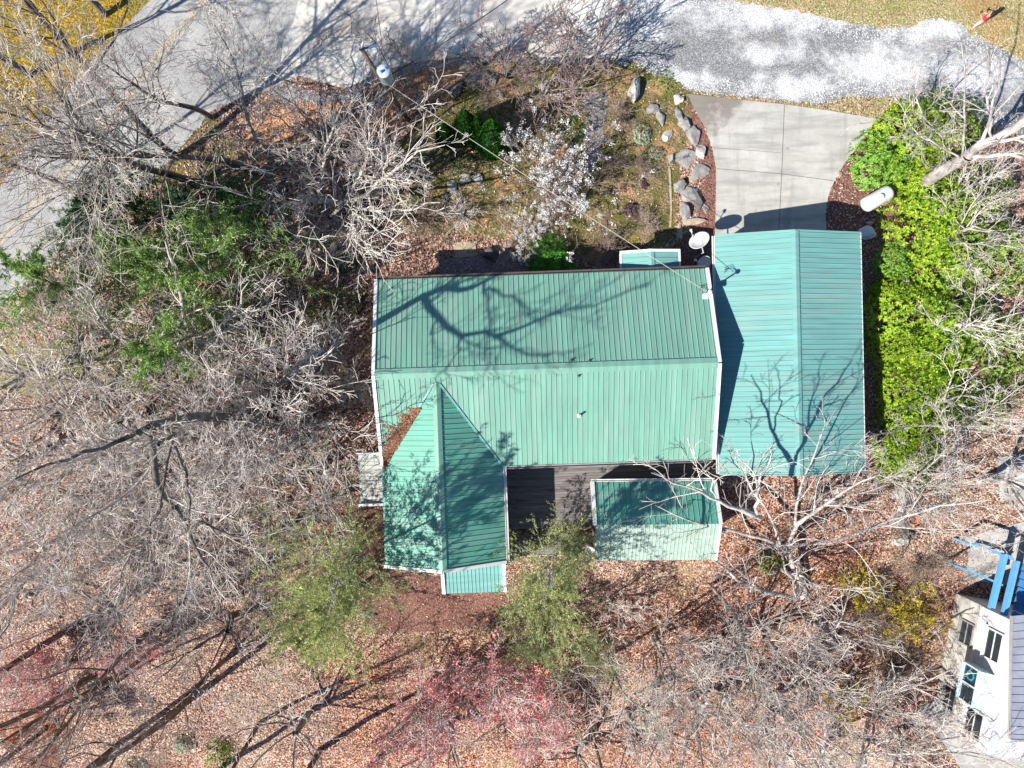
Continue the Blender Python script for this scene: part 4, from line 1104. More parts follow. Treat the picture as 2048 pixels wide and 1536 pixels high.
be = [(0,1),(1,2),(2,3),(3,4),(4,5),(5,6),(0,7),(7,8),(8,9),(9,10),(0,11),(11,12),(12,13),(13,14),(3,15),(15,16),(16,17),(17,18),(3,19),(19,20),(20,21),(21,22)]
br = [(0.13,0.16),(0.11,0.14),(0.12,0.17),(0.09,0.13),0.055,(0.10,0.085),(0.085,0.075),0.09,0.062,0.045,0.04,0.09,0.062,0.045,0.04,0.055,0.042,0.032,0.035,0.055,0.042,0.032,0.035]
body = skin_mesh('body', bp, be, br, 'skin', PSN)
top = skin_mesh('red_top', [(0,0,0.93),(0,0,1.12),(0,0,1.32),(0.0,0,1.44),(0,0.19,1.41),(0.03,0.255,1.17),(0,-0.19,1.41),(0.03,-0.255,1.17)],
  [(0,1),(1,2),(2,3),(3,4),(4,5),(3,6),(6,7)], [(0.155,0.185),(0.135,0.165),(0.145,0.19),(0.11,0.15),0.075,0.06,0.075,0.06], 'shirt_red', PSN)
skin_mesh('trousers', [(0,0,1.0),(0,0,0.92),(0,0.10,0.86),(0.02,0.11,0.5),(0,0.12,0.12),(0,-0.10,0.86),(0.04,-0.12,0.5),(0.05,-0.14,0.12)],
  [(0,1),(1,2),(2,3),(3,4),(1,5),(5,6),(6,7)], [(0.13,0.16),(0.14,0.165),0.105,0.08,0.068,0.105,0.08,0.068], 'trousers', PSN)
skin_mesh('hair', [(-0.03,0,1.60),(-0.01,0,1.70),(0.02,0,1.76),(-0.07,0,1.50),(-0.08,0,1.40)], [(0,1),(1,2),(0,3),(3,4)], [(0.10,0.095),(0.105,0.095),(0.07,0.065),(0.07,0.08),(0.04,0.06)], 'hair_dark', PSN)
for yv in (0.125, -0.145):
    mb = MB(); mb.tube([(-0.06, yv, 0.045), (0.06, yv, 0.05), (0.19, yv, 0.035)], [0.045, 0.052, 0.035], 8); mb.build('shoe', M['shoe_tan'], PSN, True)
for sg in (1, -1):
    for k in range(4):
        mb = MB(); y0_ = sg*(0.085-0.012*k); mb.tube([(0.33, y0_, 1.10+0.012*k), (0.375, y0_-sg*0.012, 1.105+0.012*k), (0.40, y0_-sg*0.03, 1.085+0.012*k)], [0.010, 0.009, 0.007], 6); mb.build('finger', M['skin'], body, True)
    mb = MB(); mb.tube([(0.32, sg*0.075, 1.12), (0.345, sg*0.05, 1.135)], [0.011, 0.008], 6); mb.build('thumb', M['skin'], body, True)
for sg in (1, -1):
    mb = MB(); mb.lathe([(0.004, -0.01), (0.011, 0.0), (0.004, 0.01)], 8, Matrix.Translation((0.118, sg*0.033, 1.665))); mb.build('eye', M['black_plastic'], body)
mb = MB(); mb.tube([(0.115, 0, 1.66), (0.145, 0, 1.63), (0.118, 0, 1.622)], [0.010, 0.015, 0.010], 6); mb.build('nose', M['skin'], body, True)
CT = MB(); w_ = PSN.matrix_basis
ctl = empty('remote_controller', (fp.x, fp.y, fp.z), R(128), 'black controller held out by the person in red', 'controller')
CT.box((0.385, 0, 1.12), (0.10, 0.17, 0.04)); CT.build('case', M['black_plastic'], ctl, bevel=0.01)
mb = MB(); mb.box((0.455, 0, 1.16), (0.02, 0.15, 0.085)); mb.build('screen', M['glass_dark'], ctl)

# ------------------------------------------------------------------ white garden chair by the shed
p = G(1176, 1098)
CH = empty('garden_chair', (p.x, p.y, p.z), R(-35), 'white garden chair on the ground between deck and shed', 'chair')
mb = MB(); mb.box((0, 0, 0.45), (0.55, 0.52, 0.04)); mb.build('seat', M['chair_white'], CH, bevel=0.015)
mb = MB()
for i in range(5): mb.box((-0.28-0.02*abs(i-2), -0.22+0.11*i, 0.75), (0.04, 0.085, 0.6))
mb.beam((-0.32, -0.28, 1.05), (-0.32, 0.28, 1.05), 0.06, 0.06); mb.build('backrest', M['chair_white'], CH)
for a_ in (-1, 1):
    mb = MB(); mb.box((0.0, a_*0.29, 0.66), (0.55, 0.07, 0.035)); mb.build('armrest', M['chair_white'], CH)
    for b_ in (-1, 1):
        mb = MB(); mb.tube([(b_*0.24, a_*0.25, -0.05), (b_*0.23, a_*0.27, 0.66 if b_ > 0 else 0.7)], 0.025, 6); mb.build('leg', M['chair_white'], CH)
# ------------------------------------------------------------------ branching
UPV = np.array([0, 0, 1.0])
def nrm_(a): return a/np.maximum(np.linalg.norm(a, axis=-1, keepdims=True), 1e-9)

def grow(start, d, length, r0, npts, wander, up, rng, taper=0.3, rmin=0.006):
    """start,d (M,3); length,r0 (M,) -> polylines (M,npts,3), radii (M,npts)"""
    m = len(start); Pn = np.zeros((m, npts, 3)); Pn[:, 0] = start
    d = nrm_(d); st = (length/(npts-1))[:, None]
    acc = rng.normal(0, wander, (m, 3))
    for i in range(1, npts):
        acc = acc*0.55 + rng.normal(0, wander*0.8, (m, 3))
        d = nrm_(d + acc + UPV*up)
        Pn[:, i] = Pn[:, i-1] + d*st
    t = np.linspace(0, 1, npts)[None]
    Rr = np.maximum(r0[:, None]*(1-(1-taper)*t), rmin)
    return Pn, Rr

def kids(Pp, Rp, n, t0, t1, ang, dang, lr, rr, npts, wander, up, rng, taper=0.3, rmin=0.006, flat=0.0, lshape=0.45):
    m, k, _ = Pp.shape
    t = t0 + (t1-t0)*((np.arange(n)[None]+rng.uniform(0.1, 0.9, (m, n)))/n)
    f = t*(k-1); i0 = np.clip(f.astype(int), 0, k-2); fr = (f-i0)[..., None]
    mi = np.arange(m)[:, None]
    a = Pp[mi, i0]; b = Pp[mi, i0+1]
    pos = a*(1-fr)+b*fr; tan = nrm_(b-a)
    rad = Rp[mi, i0]*(1-fr[..., 0])+Rp[mi, i0+1]*fr[..., 0]
    plen = np.linalg.norm(np.diff(Pp, axis=1), axis=2).sum(1)
    ref = np.where(np.abs(tan[..., 2:3]) > 0.9, np.array([1.0, 0, 0]), UPV)
    u = nrm_(np.cross(tan, ref)); v = np.cross(tan, u)
    az = rng.uniform(0, 6.283, (m, 1)) + np.arange(n)[None]*2.4 + rng.normal(0, 0.35, (m, n))
    an = np.clip(rng.normal(ang, dang, (m, n)), 0.1, 1.7)[..., None]
    vv = v*(1-flat)
    d = np.cos(an)*tan + np.sin(an)*(np.cos(az)[..., None]*u + np.sin(az)[..., None]*vv)
    L = plen[:, None]*lr*(1-lshape*(t-t0)/(max(t1-t0, 1e-6)))*rng.uniform(0.65, 1.25, (m, n))
    r0 = np.minimum(rad*0.85, rad*rr*rng.uniform(0.8, 1.15, (m, n)))
    return grow(pos.reshape(-1, 3), d.reshape(-1, 3), L.ravel(), r0.ravel(), npts, wander, up, rng, taper, rmin)

def tubes(lists):
    Vs, Fs, base = [], [], 0
    for Pn, Rr, k in lists:
        m, n_, _ = Pn.shape
        tan = np.zeros_like(Pn); tan[:, 1:-1] = Pn[:, 2:]-Pn[:, :-2]; tan[:, 0] = Pn[:, 1]-Pn[:, 0]; tan[:, -1] = Pn[:, -1]-Pn[:, -2]
        tan = nrm_(tan)
        ref = np.where(np.abs(tan[:, :1, 2:3]) > 0.85, np.array([1.0, 0.1, 0]), UPV)
        s = nrm_(np.cross(tan, np.broadcast_to(ref, tan.shape))); u = np.cross(tan, s)
        a = 2*np.pi*np.arange(k)/k
        ring = Pn[:, :, None] + (s[:, :, None]*np.cos(a)[None, None, :, None] + u[:, :, None]*np.sin(a)[None, None, :, None])*Rr[:, :, None, None]
        Vs.append(ring.reshape(-1, 3))
        idx = base + np.arange(m*n_*k).reshape(m, n_, k)
        A = idx[:, :-1, :]; B = np.roll(idx, -1, 2)[:, :-1, :]; C = np.roll(idx, -1, 2)[:, 1:, :]; D = idx[:, 1:, :]
        Fs.append(np.stack([A, B, C, D], -1).reshape(-1, 4)); base += m*n_*k
    return np.concatenate(Vs), np.concatenate(Fs)

def blades(pos, d, length, width, rng, droop=0.0):
    n_ = len(pos); d = nrm_(d)
    rv = nrm_(rng.normal(size=(n_, 3))); s = nrm_(np.cross(d, rv))
    L = (length*rng.uniform(0.65, 1.25, n_))[:, None]; W = (width*rng.uniform(0.7, 1.3, n_))[:, None]
    tip = pos + d*L; tip[:, 2] -= droop*L[:, 0]
    mid = pos + d*L*0.45
    Vv = np.stack([pos, mid+s*W/2, tip, mid-s*W/2], 1).reshape(-1, 3)
    return Vv, np.arange(n_*4).reshape(-1, 4)

def along(Pn, n, t0, t1, rng):
    m, k, _ = Pn.shape
    t = rng.uniform(t0, t1, (m, n)); f = t*(k-1); i0 = np.clip(f.astype(int), 0, k-2); fr = (f-i0)[..., None]; mi = np.arange(m)[:, None]
    return ((Pn[mi, i0]*(1-fr)+Pn[mi, i0+1]*fr).reshape(-1, 3), nrm_(Pn[mi, i0+1]-Pn[mi, i0]).reshape(-1, 3))

def single(pts, rads):
    return np.array(pts, float)[None], np.array(rads, float)[None]

# prototypes: each returns dict part-name -> (mesh, material)
def bare_tree_meshes(name, seed, H=11.0, trunk=0.38, limbs=9, spread=0.75, style='oak', bark='bark_mid', twig='twig_pale', r0=0.20, dens=1.0, bud=None, budn=0, limb_polys=None, budsize=0.05, budfrac=0.45, twr=0.0095):
    rng = np.random.default_rng(seed)
    if limb_polys is None:
        if style == 'tall':
            T = grow(np.zeros((1, 3)), np.array([[rng.normal(0, .03), rng.normal(0, .03), 1.0]]), np.array([H*0.97]), np.array([r0]), 14, 0.045, 0.04, rng, 0.12)
            Lm = kids(*T, limbs+6, 0.42, 0.98, 0.62, 0.15, 0.36, 0.5, 9, 0.13, 0.10, rng, 0.25, lshape=0.55)
        elif style == 'multi':
            nb = 4
            az = np.arange(nb)*2*np.pi/nb + rng.uniform(0, 1, nb)
            T = grow(rng.normal(0, .05, (nb, 3))*np.array([1, 1, 0]), np.stack([np.cos(az)*.35, np.sin(az)*.35, np.ones(nb)], 1), np.full(nb, H*0.75)*rng.uniform(.8, 1.1, nb), np.full(nb, r0*.7), 9, 0.12, 0.03, rng, 0.25)
            Lm = kids(*T, limbs, 0.25, 0.97, 0.75, 0.2, 0.5, 0.55, 8, 0.16, 0.05, rng, 0.25)
        elif style == 'spread':
            T = grow(np.zeros((1, 3)), np.array([[rng.normal(0, .10), rng.normal(0, .10), 1.0]]), np.array([H*0.36]), np.array([r0]), 8, 0.06, 0.05, rng, 0.55)
            Lm = kids(*T, limbs, 0.35, 1.0, spread, 0.18, 1.75, 0.56, 11, 0.10, 0.05, rng, 0.16, lshape=0.15)
        else:
            T = grow(np.zeros((1, 3)), np.array([[rng.normal(0, .08), rng.normal(0, .08), 1.0]]), np.array([H*0.62]), np.array([r0]), 10, 0.09, 0.05, rng, 0.35)
            Lm = kids(*T, limbs, trunk, 0.98, spread, 0.18, 0.82, 0.62, 10, 0.17, 0.06, rng, 0.2, lshape=0.3)
        tr = [(T[0], T[1], 9), (Lm[0], Lm[1], 6)]
        src = Lm
        extra = None
    else:
        tr = []; k_ = 10; PP = []; RR = []
        for pts, rads in limb_polys:
            pts = np.array(pts, float); rads = np.array(rads, float)
            s = np.concatenate([[0], np.cumsum(np.linalg.norm(np.diff(pts, axis=0), axis=1))]); t = np.linspace(0, s[-1], k_)
            PP.append(np.stack([np.interp(t, s, pts[:, i]) for i in range(3)], 1)); RR.append(np.interp(t, s, rads))
        PP = np.array(PP); RR = np.array(RR)
        PP[1:, 1:-1] += rng.normal(0, 0.06, PP[1:, 1:-1].shape)
        tr = [(PP, RR, 10)]; src = (PP[1:], RR[1:])
    nb_ = max(3, int(7.2*dens)); nt_ = max(3, int(6*dens)); nq_ = max(2, int(3.6*dens))
    if limb_polys is not None: B = kids(*src, nb_, 0.2, 0.98, 0.65, 0.22, 0.5, 0.5, 9, 0.11, 0.04, rng, 0.3, 0.012)
    else: B = kids(*src, nb_, 0.2, 0.98, 0.60, 0.2, 0.46 if style == 'spread' else 0.62, 0.55, 9, 0.11, 0.04, rng, 0.3, 0.011, lshape=0.5)
    Tw = kids(*B, nt_, 0.15, 0.98, 0.58, 0.22, 0.60, 0.52, 7, 0.12, 0.03, rng, 0.4, twr*1.2, lshape=0.6)
    Q = kids(*Tw, nq_, 0.15, 1.0, 0.55, 0.22, 0.62, 0.7, 5, 0.13, 0.02, rng, 0.7, twr*0.9)
    out = {}
    V1, F1 = tubes(tr); out['trunk'] = (mesh_np(name+'_trunk', V1, F1, M[bark], True))
    V2, F2 = tubes([(B[0], B[1], 4), (Tw[0], Tw[1], 3), (Q[0], Q[1], 3)]); out['crown'] = mesh_np(name+'_crown', V2, F2, M[twig], True)
    if bud:
        p_, d_ = along(Q[0][rng.uniform(size=len(Q[0])) < budfrac], budn, 0.4, 1.0, rng)
        cl = np.repeat(p_, 4, 0) + rng.normal(0, budsize*0.7, (len(p_)*4, 3))
        Vb, Fb = blades(cl, rng.normal(size=cl.shape)+np.array([0, 0, 0.4]), budsize, budsize*0.55, rng)
        out['buds'] = mesh_np(name+'_buds', Vb, Fb, M[bud])
    return out

def conifer_meshes(name, seed, H=8.0, Rd=2.6, nbr=75, leaf='needle_dark', bark='bark_brown', shape=0.85, tuft=0.20, wid=0.035, ntw=10, ntuft=5, nbl=4, base=0.12, r0=0.14, droop=-0.02, irregular=0.25):
    rng = np.random.default_rng(seed)
    T = grow(np.zeros((1, 3)), np.array([[rng.normal(0, .03), rng.normal(0, .03), 1.0]]), np.array([H]), np.array([r0]), 12, 0.04, 0.05, rng, 0.1)
    t = base + (1-base)*(np.arange(nbr)+rng.uniform(0, 1, nbr))/nbr
    f = t*11; i0 = np.clip(f.astype(int), 0, 10); fr = (f-i0)[:, None]
    pos = T[0][0, i0]*(1-fr)+T[0][0, i0+1]*fr
    az = np.arange(nbr)*2.4+rng.normal(0, .4, nbr)
    lob = 1 + irregular*np.sin(az*2+rng.uniform(0, 6)) + rng.normal(0, irregular*0.6, nbr)
    L = Rd*np.clip((1-t)**shape*1.05+0.12, 0.12, 1)*np.clip(lob, 0.45, 1.5)
    L *= np.where(t < 0.3, 0.75+t, 1.0)
    d = np.stack([np.cos(az), np.sin(az), 0.15+0.5*t], 1)
    B = grow(pos, d, L, np.full(nbr, 0.03)*(1.1-t), 7, 0.08, droop, rng, 0.3, 0.006)
    Tw = kids(*B, ntw, 0.15, 1.0, 0.85, 0.2, 0.38, 0.5, 4, 0.12, -0.01, rng, 0.5, 0.004, flat=0.6, lshape=0.6)
    p_, d_ = along(Tw[0], ntuft, 0.1, 1.0, rng)
    p2, d2 = along(B[0], ntuft*3, 0.3, 1.0, rng)
    p_ = np.concatenate([p_, p2]); d_ = np.concatenate([d_, d2])
    pp = np.repeat(p_, nbl, 0) + rng.normal(0, 0.03, (len(p_)*nbl, 3)); dd = np.repeat(d_, nbl, 0)*0.8 + rng.normal(0, 0.55, (len(p_)*nbl, 3)) + np.array([0, 0, 0.15])
    Vb, Fb = blades(pp, dd, tuft, wid, rng, 0.1)
    V1, F1 = tubes([(T[0], T[1], 8), (B[0], B[1], 4)])
    return {'trunk': mesh_np(name+'_trunk', V1, F1, M[bark], True), 'crown': mesh_np(name+'_crown', Vb, Fb, M[leaf])}

def mound_meshes(name, seed, Rx=2.0, Ry=2.0, H=2.0, leaf='rhodo', nros=420, nleaf=8, L=0.15, W=0.055, lump=0.22, inner=0.3, bark='bark_brown', shape=1.0, sticks=26):
    """broad evergreen bush: rosettes of leaves over a lumpy dome"""
    rng = np.random.default_rng(seed)
    ph = rng.uniform(0, 6.28, (6, 3)); wv = rng.normal(size=(6, 3))*2.4
    d = nrm_(rng.normal(size=(nros*2, 3))); d = d[d[:, 2] > -0.15][:nros]; m = len(d)
    rr = 1 + lump*np.sum(np.sin(d @ wv.T + ph[:, 0]), 1)/2.2
    rr *= np.where(rng.uniform(size=m) < inner, rng.uniform(0.5, 0.92, m), rng.uniform(0.9, 1.03, m))
    pos = d*rr[:, None]*np.array([Rx, Ry, H*0.95]); pos[:, 2] = np.maximum(pos[:, 2]+H*0.05, 0.05)
    ax = nrm_(d*np.array([1, 1, 0.9]) + np.array([0, 0, 0.55]) + rng.normal(0, 0.25, (m, 3)))
    ref = np.where(np.abs(ax[:, 2:3]) > 0.9, np.array([1.0, 0, 0]), UPV); u = nrm_(np.cross(ax, ref)); v = np.cross(ax, u)
    az = rng.uniform(0, 6.28, (m, 1)) + np.arange(nleaf)[None]*2*np.pi/nleaf + rng.normal(0, .2, (m, nleaf))
    el = rng.uniform(0.0, 0.9, (m, nleaf))[..., None]
    ld = np.cos(el)*(np.cos(az)[..., None]*u[:, None]+np.sin(az)[..., None]*v[:, None]) + np.sin(el)*ax[:, None]
    pp = np.repeat(pos, nleaf, 0); ld = ld.reshape(-1, 3)
    n_ = len(pp); ss = nrm_(np.cross(ld, np.repeat(ax, nleaf, 0)) + rng.normal(0, .15, (n_, 3)))
    LL = (L*rng.uniform(.7, 1.25, n_))[:, None]; WW = (W*rng.uniform(.8, 1.2, n_))[:, None]
    tip = pp+ld*LL - np.array([0, 0, 0.02]); mid = pp+ld*LL*0.5
    Vb = np.stack([pp, mid+ss*WW/2, tip, mid-ss*WW/2], 1).reshape(-1, 3); Fb = np.arange(n_*4).reshape(-1, 4)
    k_ = rng.choice(m, min(sticks, m), replace=False)
    st = np.zeros((len(k_), 3)); st[:, :2] = rng.normal(0, .15, (len(k_), 2))
    dv = pos[k_]*0.93-st
    B = grow(st, dv, np.linalg.norm(dv, axis=1), np.full(len(k_), 0.03), 5, 0.06, 0.0, rng, 0.35)
    V1, F1 = tubes([(B[0], B[1], 4)])
    return {'stems': mesh_np(name+'_stems', V1, F1, M[bark], True), 'foliage': mesh_np(name+'_foliage', Vb, Fb, M[leaf])}

def cane_meshes(name, seed, Rd=1.6, H=1.8, nst=40, bark='twig_tan', flower=None, nfl=6, fsize=0.05, arch=-0.06, nk=7, t_fl=(0.35, 1.0), frac=1.0, nf=3, sub=True, blob=0.5):
    """many stemmed shrub with arching canes and twigs, flowers on part of them"""
    rng = np.random.default_rng(seed)
    az = rng.uniform(0, 6.28, nst); out_ = rng.uniform(0.15, 1.25, nst)
    st = np.stack([np.cos(az)*.18*rng.uniform(0, 1, nst), np.sin(az)*.18*rng.uniform(0, 1, nst), np.zeros(nst)], 1)
    d = np.stack([np.cos(az)*out_, np.sin(az)*out_, np.ones(nst)], 1)
    A_ = grow(st, d, np.hypot(Rd*out_/1.1, H)*rng.uniform(.75, 1.1, nst), np.full(nst, 0.022)*rng.uniform(.8, 1.5, nst), 8, 0.12, arch, rng, 0.3, 0.008)
    K = kids(*A_, nk, 0.2, 1.0, 0.7, 0.2, 0.38, 0.6, 5, 0.16, 0.02, rng, 0.5, 0.007)
    ls = [(A_[0], A_[1], 4), (K[0], K[1], 3)]
    src = K
    if sub:
        Q = kids(*K, 4, 0.2, 1.0, 0.7, 0.2, 0.5, 0.7, 4, 0.16, 0.02, rng, 0.6, 0.007); ls.append((Q[0], Q[1], 3)); src = Q
    V1, F1 = tubes(ls); out = {'stems': mesh_np(name+'_stems', V1, F1, M[bark], True)}
    if flower:
        sel = rng.uniform(size=len(src[0])) < frac
        p_, d_ = along(src[0][sel], nfl, t_fl[0], t_fl[1], rng)
        cl = np.repeat(p_, nf, 0)+rng.normal(0, fsize*blob, (len(p_)*nf, 3))
        Vb, Fb = blades(cl, rng.normal(size=cl.shape)+np.array([0, 0, .5]), fsize, fsize*0.7, rng)
        out['flowers'] = mesh_np(name+'_flowers', Vb, Fb, M[flower])
    return out

def place(parts, name, loc, scale, rz, label, cat, group=None):
    root = empty(name, loc, rz, label, cat, group)
    root.scale = scale if isinstance(scale, (tuple, list)) else (scale,)*3
    for nm, me in parts.items():
        o = bpy.data.objects.new(nm, me); COL.objects.link(o); o.parent = root
    return root

# ------------------------------------------------------------------ prototypes
PR = {}
PR['oak_a'] = bare_tree_meshes('oak_a', 11, 9.5, 0.30, 8, 0.78, style='spread', r0=0.18, bark='bark_pale')
PR['oak_b'] = bare_tree_meshes('oak_b', 12, 10.0, 0.26, 8, 0.70, style='spread', r0=0.18)
PR['oak_c'] = bare_tree_meshes('oak_c', 13, 9.0, 0.26, 9, 0.85, style='spread', r0=0.17, bark='bark_pale')
PR['pale_a'] = bare_tree_meshes('pale_a', 14, 8.5, 0.24, 8, 0.85, style='spread', r0=0.16, bark='bark_pale', dens=0.92)
PR['pale_b'] = bare_tree_meshes('pale_b', 15, 9.5, 0.30, 7, 0.75, style='spread', r0=0.17, bark='bark_pale', dens=0.9)
PR['pale_c'] = bare_tree_meshes('pale_c', 26, 8.0, 0.18, 7, 0.92, style='spread', r0=0.19, bark='bark_pale', dens=0.78, twr=0.011)
PR['round'] = bare_tree_meshes('round', 16, 8.0, 0.22, 13, 0.80, r0=0.16, bark='bark_pale', dens=1.0, twr=0.0105)
PR['tall_a'] = bare_tree_meshes('tall_a', 17, 17.0, limbs=12, style='tall', bark='bark_dark', twig='twig_grey', r0=0.22, dens=0.98)
PR['tall_b'] = bare_tree_meshes('tall_b', 18, 18.0, limbs=10, style='tall', bark='bark_dark', twig='twig_grey', r0=0.20, dens=0.95)
PR['tall_brown'] = bare_tree_meshes('tall_brown', 19, 18.0, limbs=8, style='tall', bark='bark_brown', twig='twig_grey', r0=0.27, dens=0.7)
PR['tall_pale'] = bare_tree_meshes('tall_pale', 20, 15.0, limbs=8, style='tall', bark='bark_mid', twig='twig_grey', r0=0.17, dens=0.75)
PR['red_a'] = bare_tree_meshes('red_a', 21, 6.5, limbs=8, style='multi', bark='bark_pale', twig='twig_pale', r0=0.11, dens=0.9, bud='bud_red', budn=1, budsize=0.095)
PR['red_b'] = bare_tree_meshes('red_b', 22, 6.5, limbs=7, style='multi', bark='bark_pale', twig='twig_pale', r0=0.11, dens=0.8, bud='bud_red', budn=1, budsize=0.08, budfrac=0.2)
PR['orange'] = bare_tree_meshes('orange', 23, 5.5, limbs=7, style='multi', bark='bark_pale', twig='twig_pink', r0=0.09, dens=0.75, bud='bud_orange', budn=3, budsize=0.10)
PR['small_a'] = bare_tree_meshes('small_a', 24, 5.5, limbs=7, style='multi', bark='bark_mid', twig='twig_tan', r0=0.08, dens=0.8)
PR['small_pink'] = bare_tree_meshes('small_pink', 25, 5.0, limbs=7, style='multi', bark='bark_mid', twig='twig_plum', r0=0.07, dens=0.72, twr=0.0085)
PR['pine_dark'] = conifer_meshes('pine_dark', 31, 8.5, 3.1, nbr=58, leaf='needle_dark', irregular=0.45)
PR['pine_mid'] = conifer_meshes('pine_mid', 32, 7.5, 2.8, nbr=52, leaf='needle_mid', irregular=0.5)
PR['pine_mid2'] = conifer_meshes('pine_mid2', 33, 6.0, 2.6, nbr=46, leaf='needle_mid', irregular=0.55, shape=0.7)
PR['feather'] = conifer_meshes('feather', 34, 8.5, 3.7, nbr=84, leaf='needle_light', bark='bark_pale', shape=0.42, irregular=0.45, tuft=0.19, wid=0.034, droop=0.02, base=0.22, ntw=9, ntuft=6)
PR['feather2'] = conifer_meshes('feather2', 35, 7.0, 2.6, nbr=48, leaf='needle_light', bark='bark_pale', shape=0.5, irregular=0.45, tuft=0.19, wid=0.032, droop=0.03, base=0.22, ntw=11)
PR['sage'] = conifer_meshes('sage', 36, 5.5, 2.4, nbr=60, leaf='needle_sage', shape=0.5, irregular=0.45, tuft=0.17, wid=0.02, droop=0.03, base=0.2, ntw=8, ntuft=4)
for k_, sd, lf in (('rhodo_a', 41, 'rhodo'), ('rhodo_b', 42, 'rhodo'), ('rhodo_c', 43, 'rhodo_olive'), ('laurel', 44, 'laurel_fresh')):
    PR[k_] = mound_meshes(k_, sd, 2.0, 2.0, 2.1, lf, 620, 8, 0.20, 0.07)
PR['grey_shrub'] = mound_meshes('grey_shrub', 45, 0.8, 0.8, 0.8, 'shrub_grey', 260, 7, 0.09, 0.035)
PR['green_shrub'] = mound_meshes('green_shrub', 46, 0.9, 0.9, 0.8, 'rhodo_olive', 220, 7, 0.11, 0.04)
PR['dark_shrub'] = mound_meshes('dark_shrub', 47, 1.2, 1.2, 1.1, 'needle_dark', 240, 7, 0.13, 0.045)
PR['forsythia'] = cane_meshes('forsythia', 51, 1.9, 1.9, 46, 'twig_tan', 'forsythia_yellow', 5, 0.07, frac=0.42)
PR['brush'] = cane_meshes('brush', 52, 1.7, 1.8, 50, 'twig_tan')
PR['brush_pale'] = cane_meshes('brush_pale', 53, 1.5, 1.7, 40, 'twig_pale')
PR['pink_bush'] = cane_meshes('pink_bush', 54, 2.1, 2.4, 20, 'twig_pink', nk=5)
PR['blossom'] = cane_meshes('blossom', 55, 3.3, 3.0, 36, 'twig_tan', 'blossom_white', 6, 0.085, arch=0.0, nk=7, t_fl=(0.4, 1.0), frac=0.36, nf=4, blob=0.7)

# ------------------------------------------------------------------ trees: (prototype, base u, base v, height scale, radius scale, turn, name, label, group)
BARE = 'leafless trees in the wood left of the house'
def tree(proto, u, v, hs, rs, rz, name, label, cat='tree', group=None):
    p = G(u, v)
    return place(PR[proto], name, (p.x, p.y, p.z-0.08), (rs, rs, hs), R(rz), label, cat, group)
def tree_at_crown(proto, u, v, hc, hs, rs, rz, name, label, cat='tree', group=None):
    """u,v where the crown's middle shows, hc its height above the ground"""
    p = P(u, v, hc); 
    for _ in range(3): p = P(u, v, hc+gz(p.x, p.y))
    return place(PR[proto], name, (p.x, p.y, gz(p.x, p.y)-0.08), (rs, rs, hs), R(rz), label, cat, group)
TALLG = 'tall dark trunked trees by the road'
for a_ in (
 ('tall_a', 392, 372, 1.0, 1.0, 10, 'bare_tree', 'tall dark trunked bare tree leaning over the road, with the thickest trunk', 'tree', TALLG),
 ('tall_b', 352, 316, 1.0, 1.0, 80, 'bare_tree', 'tall bare tree whose trunk crosses the yellow road line, left of the verge', 'tree', TALLG),
 ('tall_b', 512, 352, 0.85, 1.0, 200, 'bare_tree', 'dark forked bare tree at the right end of the yellow verge', 'tree', TALLG),
 ('tall_a', 425, 236, 0.55, 0.75, 300, 'bare_tree', 'tall bare tree with its foot on the road edge at the top of the verge', 'tree', TALLG),
 ('tall_pale', 150, 380, 0.95, 1.0, 30, 'bare_tree', 'slim bare tree leaning to the left picture edge above the dark pine', 'tree', TALLG),
 ('tall_b', 468, 400, 0.85, 0.95, 170, 'bare_tree', 'tall bare tree rising from the pines and fanning over the road', 'tree', TALLG),
 ('tall_pale', 560, 330, 0.7, 1.0, 260, 'bare_tree', 'pale tall bare tree between the russet bank and the pines', 'tree', TALLG),
 ('tall_b', 210, 30, 0.8, 1.0, 100, 'bare_tree', 'tall bare tree on the golden bank in the far top left corner', 'tree', TALLG),
 ('tall_a', 60, 150, 0.8, 1.0, 45, 'bare_tree', 'tall bare tree on the golden bank at the left picture edge', 'tree', TALLG),
): tree(*a_)
